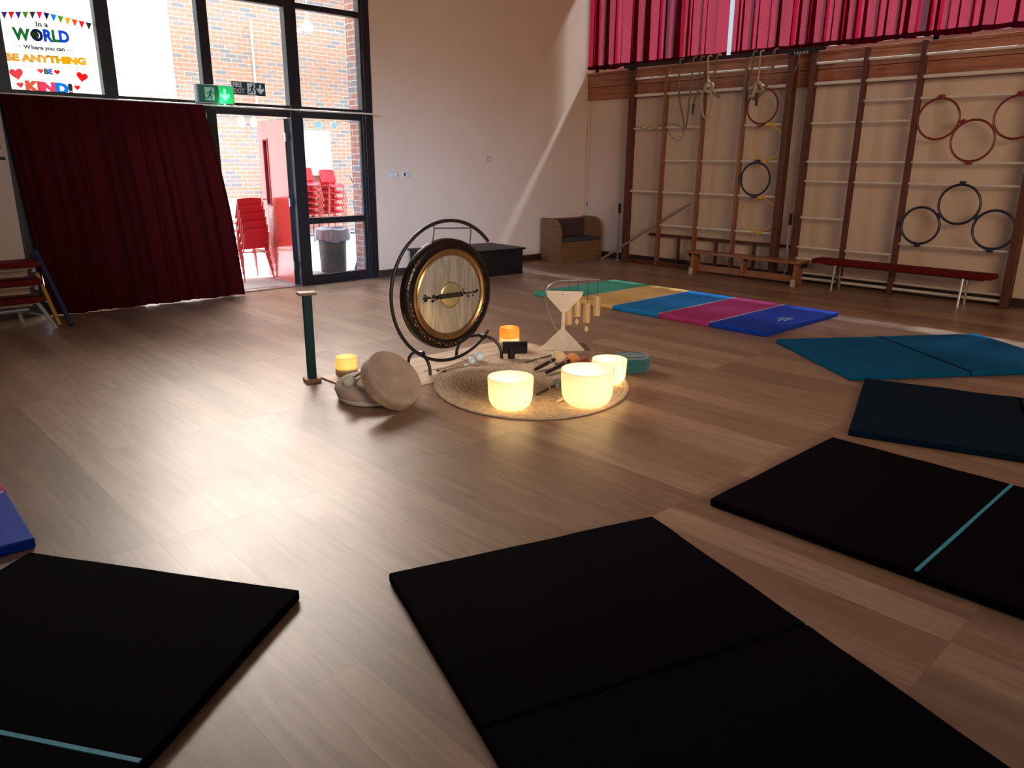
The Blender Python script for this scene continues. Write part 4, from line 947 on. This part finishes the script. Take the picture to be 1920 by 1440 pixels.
for sx, zr in ((-.135, .577+math.sqrt(R0**2-.13**2)), (.205, .577+math.sqrt(R0**2-.21**2))):
    obj('hanging_cord', T([(sx, -.0, zr), (sx, -.004, zr-.05), (sx*1.02, .02, .555+math.sqrt(GR**2-sx**2)-.02)], .004, 6), cordm, gs)
obj('hanging_cord', T([(-.135, -.002, .577+.495-.03), (.205, -.002, .577+.467-.018)], .0045, 6), cordm, gs)

# ---------------------------------------------------------------- lanterns
def lantern(x, y, r, h, top, bot, label, power, z=.013, split=.55, emit=1.5):
    t = thing('candle_lantern', label, 'lantern', (x, y, z))
    def gl(name, c, e): 
        m = bpy.data.materials.new(name); m.use_nodes = True; nt = m.node_tree; N = nt.nodes; K = nt.links.new; b = N['Principled BSDF']
        b.inputs['Base Color'].default_value = (*c, 1); b.inputs['Roughness'].default_value = .3; tr = N.new('ShaderNodeBsdfTranslucent'); tr.inputs[0].default_value = (*c, 1)
        mx = N.new('ShaderNodeMixShader'); mx.inputs[0].default_value = .7; K(b.outputs[0], mx.inputs[1]); K(tr.outputs[0], mx.inputs[2]); K(mx.outputs[0], N['Material Output'].inputs[0]); return m
    w = .004
    obj('lower_glass', L([(0, 0), (r*.92, 0), (r, .01), (r, h*split), (r-w, h*split), (r-w, .012), (0, .01)], 32), gl('glass_low', bot, 0), t, smooth=True)
    obj('upper_glass', L([(r, h*split), (r, h*.93), (r*.96, h), (r*.9, h), (r-w, h*.92), (r-w, h*split)], 32, closed=True), gl('glass_top', top, 0), t, smooth=True)
    obj('wax', L([(0, .01), (r*.8, .01), (r*.8, h*.35), (0, h*.37)], 24), mat('candle_wax', (.9, .75, .5), .5), t)
    obj('flame', L([(0, h*.37), (.008, h*.40), (.011, h*.46), (.006, h*.54), (0, h*.60)], 12), mat('flame', (1, .7, .2), .5, emit=((1, .62, .18), 40)), t, smooth=True)
    light('candle_light', 'POINT', (x, y, z+h*.5), None, power, (1, .68, .32), shadow_soft_size=.02)
lantern(2.79, 4.67, .078, .135, (.95, .78, .52), (.62, .56, .50), 'pale frosted glass candle lantern beside the frame drum at the left', .8, split=.38)
lantern(4.25, 4.515, .082, .17, (.78, .50, .18), (.9, .86, .8), 'amber topped glass candle lantern to the right of the gong', 1.0, split=.5)
ph_ = thing('small_screen', 'small black rectangular screen propped upright before the amber lantern', 'screen', (4.03, 4.215, .013), -.65)
obj('body', B(-.098, .098, -.008, .008, .035, .135), M_black, ph_, bevel=.006); obj('display', B(-.088, .088, -.0092, -.008, .045, .125), mat('screen_black', (.006, .005, .006), .15), ph_)
obj('stand', T([(-.03, -.01, .0), (-.03, -.01, .075)], .028, 14), M_black, ph_)

# ---------------------------------------------------------------- friction mallets with white balls
M_ball = mat('white_rubber', (.62, .74, .86), .25, coat=.3)
def sphere(r, n=24): return L([(r*math.sin(PI*k/16), -r*math.cos(PI*k/16)) for k in range(17)], n)
def fmallet(head, tail, r, label, tip=True):
    h0 = Vector((*head, r+.013)); t0 = Vector((*tail, .018)); u = (t0-h0).normalized()
    t = thing('friction_mallet', label, 'mallet', h0, 0, 'white ball friction mallets on the plank board')
    obj('head', sphere(r), M_ball, t, smooth=True)
    obj('handle', T([u*r*.9, t0-h0], .0035, 6), mat('mallet_stick', (.36, .22, .12), .5), t)
    if tip: obj('tip', T([(t0-h0), (t0-h0)+u*.02], .007, 8), M_black, t)
fmallet((3.752, 4.326), gz(823, 694, .018)[:2], .040, 'mallet with the largest white ball head, nearest the gong stand foot')
fmallet((3.649, 4.294), gz(835, 696, .018)[:2], .030, 'mallet with a mid-sized white ball head beside the largest')
fmallet((3.577, 4.29), gz(795, 696, .018)[:2], .013, 'mallet with the tiniest white ball head of the three', False)

# ---------------------------------------------------------------- soft mallets
M_hand = mat('mallet_handle_black', (.025, .016, .014), .35); M_ferr = mat('mallet_ferrule', (.6, .58, .55), .3, metal=.8)
def mallet(head, tail, r, col, cname, label, sq=1.0, z=.013, hr=.017):
    h0 = Vector((*head, z+r*.98)); t0 = Vector((*tail, z+hr)); u = (t0-h0).normalized(); L_ = (t0-h0).length
    t = thing('gong_mallet', label, 'mallet', h0, 0, 'soft headed mallets lying on the jute rug')
    m = mat(cname, col, .95, bump=(140, .9), sheen=.4)
    Q = Vector((0, 0, 1)).rotation_difference(u).to_matrix().to_4x4()
    obj('head', lathe(bmesh.new(), [(r*math.sin(PI*k/16), -sq*r*math.cos(PI*k/16)) for k in range(17)], 24, M=Q), m, t, smooth=True)
    a_ = r*sq*.92
    obj('handle', T([u*a_, u*(a_+.05)], [hr*.8, hr*.9], 10), M_hand, t); obj('ferrule', T([u*(a_+.05), u*(a_+.065)], hr*.75, 10), M_ferr, t)
    obj('handle', T([u*(a_+.065), u*(a_+.10), u*L_], [hr*.7, hr, hr*.72], 10), M_hand, t, smooth=True)
mallet((4.15, 3.86), (3.857, 3.82), .054, (.72, .52, .28), 'felt_cream', 'mallet with the big cream felt head and black handle', 1.0)
mallet((4.204, 3.765), (3.855, 3.70), .049, (.65, .22, .06), 'felt_orange', 'mallet with the orange felt head between cream and red heads')
mallet((4.235, 3.67), (3.93, 3.58), .042, (.34, .03, .025), 'felt_red', 'mallet with the dark red felt head behind the largest bowl')
mallet((3.66, 3.40), (3.434, 3.377), .038, (.22, .24, .28), 'felt_grey', 'mallet with the grey head half hidden at the largest bowl', 1.15, hr=.012)
tag(obj('thin_rod', T([gz(986, 679, .02), gz(1040, 664, .02)], .004, 6), M_hand), 'thin dark rod lying on the rug before the chime stand', 'rod')
tag(obj('white_stick', T([gz(1044, 753, .026), gz(1060, 746, .026)], .010, 8), M_rung), 'short white stick poking out from under the largest bowl', 'stick')

# ---------------------------------------------------------------- chime stand and chimes
cs = thing('chime_stand', 'pale hourglass-shaped wooden stand with curved steel rod for chimes', 'stand', (4.50, 4.17, .0), -.62)
M_ply = wood_mat('pale_ply', (.52, .42, .32), (.66, .56, .45), (3, 3, 3), .6)
z0 = .0
def cpx(x, y, off=0):   # image point -> local (u, z) in stand plane
    n = Matrix.Rotation(-.62, 3, 'Z') @ Vector((0, -1, 0)); d = P(x, y); o_ = Vector((0, 0, H)); c = Vector((4.50, 4.17, 0))+n*off
    tt = (c-o_).dot(n)/d.dot(n); p = o_+d*tt; ux = Matrix.Rotation(-.62, 3, 'Z') @ Vector((1, 0, 0))
    return ((p-c).dot(ux), p.z)
poly = [cpx(*p) for p in ((1024, 545), (1094, 547), (1091, 556), (1060, 587), (1059, 617), (1096, 656))]
poly2 = [cpx(*p) for p in ((1010, 657), (1052, 617), (1054, 587), (1026, 556))]
bL = (poly2[0][0], .0); bR = (poly[-1][0], .0)
outline = poly+[bR, bL]+poly2
obj('board', prism(bmesh.new(), outline, 'y', 0, .012), M_ply, cs)
obj('base_plate', B(-.1, .25, .012, .20, 0, .02), mat('stand_base_dark', (.07, .04, .025), .5), cs, bevel=.003)
obj('peg', T([(*[cpx(1059, 550)[0]-.015], -.01, cpx(1059, 550)[1]), (cpx(1059, 550)[0]+.02, -.01, cpx(1059, 550)[1])], .007, 8), M_rung, cs)
OF = -.10
def c3(x, y, off=OF): q_ = cpx(x, y, off); return Vector((q_[0], -off, q_[1]))
rod = [c3(1047, 622, -.06), c3(1034, 600, -.08), c3(1026, 575), c3(1023, 555), c3(1025, 543), c3(1033, 533), c3(1048, 527), c3(1075, 526), c3(1100, 525), c3(1124, 524)]
low = rod[0].copy(); low.z = .02; low.x += .08
obj('rod', T(bez([low]+rod), .0045, 8), M_steel, cs, smooth=True)
M_bam = wood_mat('chime_bamboo', (.48, .30, .13), (.64, .44, .22), (6, 6, 1), .5)
Mw = Matrix.Translation((4.50, 4.17, 0)) @ Matrix.Rotation(-.62, 4, 'Z')
for (x, yt, yb, leaf, lb) in ((1067, 575, 608, None, 'bamboo chime tube hanging half behind the stand neck'), (1083, 562, 593, (1081, 603), 'bamboo chime tube second from the stand, with leaf below'), (1101, 568, 605, (1099, 617), 'bamboo chime tube hanging lowest, third from the stand'), (1120, 555, 592, None, 'bamboo chime tube at the outer end of the rod')):
    p = Mw @ c3(x, yt); q_ = Mw @ c3(x, yb); hgt = p.z-q_.z
    tp_ = Mw @ c3(x+1, 525.3)
    t = thing('koshi_chime' if False else 'hanging_chime', lb, 'chime', (p.x, p.y, q_.z), 0, 'bamboo tube chimes hanging from the rod')
    obj('tube', L([(.026, 0), (.03, .002), (.03, hgt-.002), (.027, hgt), (0, hgt)], 24), M_bam, t, smooth=True)
    obj('string', T([(0, 0, hgt), (0, 0, tp_.z-q_.z+.003)], .0018, 5), M_black, t)
    obj('ring_clip', T([(.006*math.cos(a), 0, hgt+.035+.006*math.sin(a)) for a in [k*PI/5 for k in range(10)]], .0015, 5, closed=True), M_steel, t)
    if leaf:
        lq = Mw @ c3(*leaf); dz = lq.z-q_.z
        obj('string', T([(0, 0, .001), (0, 0, dz+.02)], .0015, 5), M_black, t)
        obj('leaf', prism(bmesh.new(), [(.0, dz+.03), (.012, dz+.015), (.017, dz), (.010, dz-.018), (0, dz-.025), (-.010, dz-.018), (-.017, dz), (-.012, dz+.015)], 'y', -.002, .002, Matrix.Rotation(-.7, 4, 'Z')), M_bam, t)

# ---------------------------------------------------------------- teal pouf
pf = thing('round_cushion', 'small round dark teal felt cushion behind the smallest bowl', 'cushion', (4.465, 3.40, 0))
obj('cushion', L([(0, .0), (.115, .0), (.135, .012), (.143, .05), (.140, .092), (.125, .112), (.09, .120), (.05, .114), (0, .112)], 40), mat('felt_teal', (.008, .085, .095), .95, noise=(12, .25), bump=(110, .8), sheen=.3), pf, smooth=True)
obj('top_seam', T([(.09*math.cos(a), .09*math.sin(a), .1195) for a in [k*PI/16 for k in range(32)]], .004, 6, closed=True), MC['felt_teal'], pf)

# ---------------------------------------------------------------- meditation cushion, drum and beater
M_zafu = mat('cushion_taupe', (.50, .38, .30), .9, noise=(9, .12), bump=(90, .5)); M_zpale = mat('cushion_pale_band', (.74, .64, .54), .9, bump=(60, .5))
zc = Vector((2.65, 4.11, 0))
zf = thing('floor_cushion', 'round taupe meditation cushion with pale lower band on the floor', 'cushion', zc, .2)
obj('cushion', L([(0, .03), (.20, .03), (.24, .042), (.252, .075), (.24, .108), (.20, .135), (.12, .148), (0, .15)], 48), M_zafu, zf, smooth=True)
obj('base_band', L([(0, .0), (.17, .0), (.225, .008), (.238, .03), (.20, .05), (0, .05)], 48), M_zpale, zf, smooth=True)
obj('piping', T([(.214*math.cos(a), .214*math.sin(a), .127) for a in [k*PI/24 for k in range(48)]], .003, 6, closed=True), M_zafu, zf)
M_hide = mat('drum_hide', (.38, .28, .22), .6, noise=(9, .45), bump=(30, .2)); M_drumwood = wood_mat('drum_wood', (.33, .22, .11), (.50, .36, .20), (5, 5, 5), .6)
# drum: face normal tilts up and towards the camera's right
n_cam = Vector((.62, .55, .56)).normalized()
nw = (cr*n_cam.x + cu*n_cam.y - cf*n_cam.z).normalized()
Rd = .2; dep = .08
Qd = Vector((0, 0, 1)).rotation_difference(nw).to_matrix().to_4x4()
DCt = None
best = None
for k in range(200):   # slide along the sight line until the lowest rim point touches the floor
    tt = 4.2+k*.01; c = Vector((0, 0, H))+P(741, 706)*tt
    lowz = min(c.z-Rd*math.sqrt(1-nw.z**2), c.z-dep*nw.z-Rd*math.sqrt(1-nw.z**2))
    if best is None or abs(lowz-.004) < best[0]: best = (abs(lowz-.004), c)
dr = thing('frame_drum', 'round hide frame drum leaning on the taupe floor cushion', 'drum', best[1])
obj('skin', lathe(bmesh.new(), [(0, .0), (Rd*.5, .001), (Rd-.006, .001), (Rd, -.006), (Rd+.001, -.03)], 64, M=Qd), M_hide, dr, smooth=True)
obj('hoop', lathe(bmesh.new(), [(Rd+.0005, -.03), (Rd+.0005, -dep), (Rd-.012, -dep), (Rd-.012, -.004)], 64, M=Qd), M_drumwood, dr, smooth=True)
bt = thing('drum_beater', 'padded drum beater with furry head on the floor cushion', 'beater', gz(655, 714, .16))
obj('head', L([(0, -.040), (.022, -.039), (.036, -.018), (.036, .018), (.022, .039), (0, .040)], 20, M=Matrix.Rotation(1.3, 4, 'Y') @ Matrix.Rotation(.3, 4, 'X')), mat('beater_fur', (.66, .60, .52), .95, noise=(60, .4), bump=(130, 1)), bt, smooth=True)
obj('handle', T([(.01, .01, .004), gz(690, 692, .17)-gz(655, 714, .16)], .006, 8), mat('beater_handle', (.10, .05, .03), .5), bt)

# put each Empty at the base of what it carries
def rebase(t):
    bpy.context.view_layer.update()
    pts = [c.matrix_world @ Vector(q) for c in t.children if c.type == 'MESH' for q in c.bound_box]
    if not pts: return
    c = Vector(((min(p.x for p in pts)+max(p.x for p in pts))/2, (min(p.y for p in pts)+max(p.y for p in pts))/2, min(p.z for p in pts)))
    for ch in t.children: ch.location = ch.location-c
    t.location = c
for t in list(C.objects):
    if t.type == 'EMPTY' and t.parent is None and t.location.length < 1e-6 and abs(t.rotation_euler.z) < 1e-6: rebase(t)
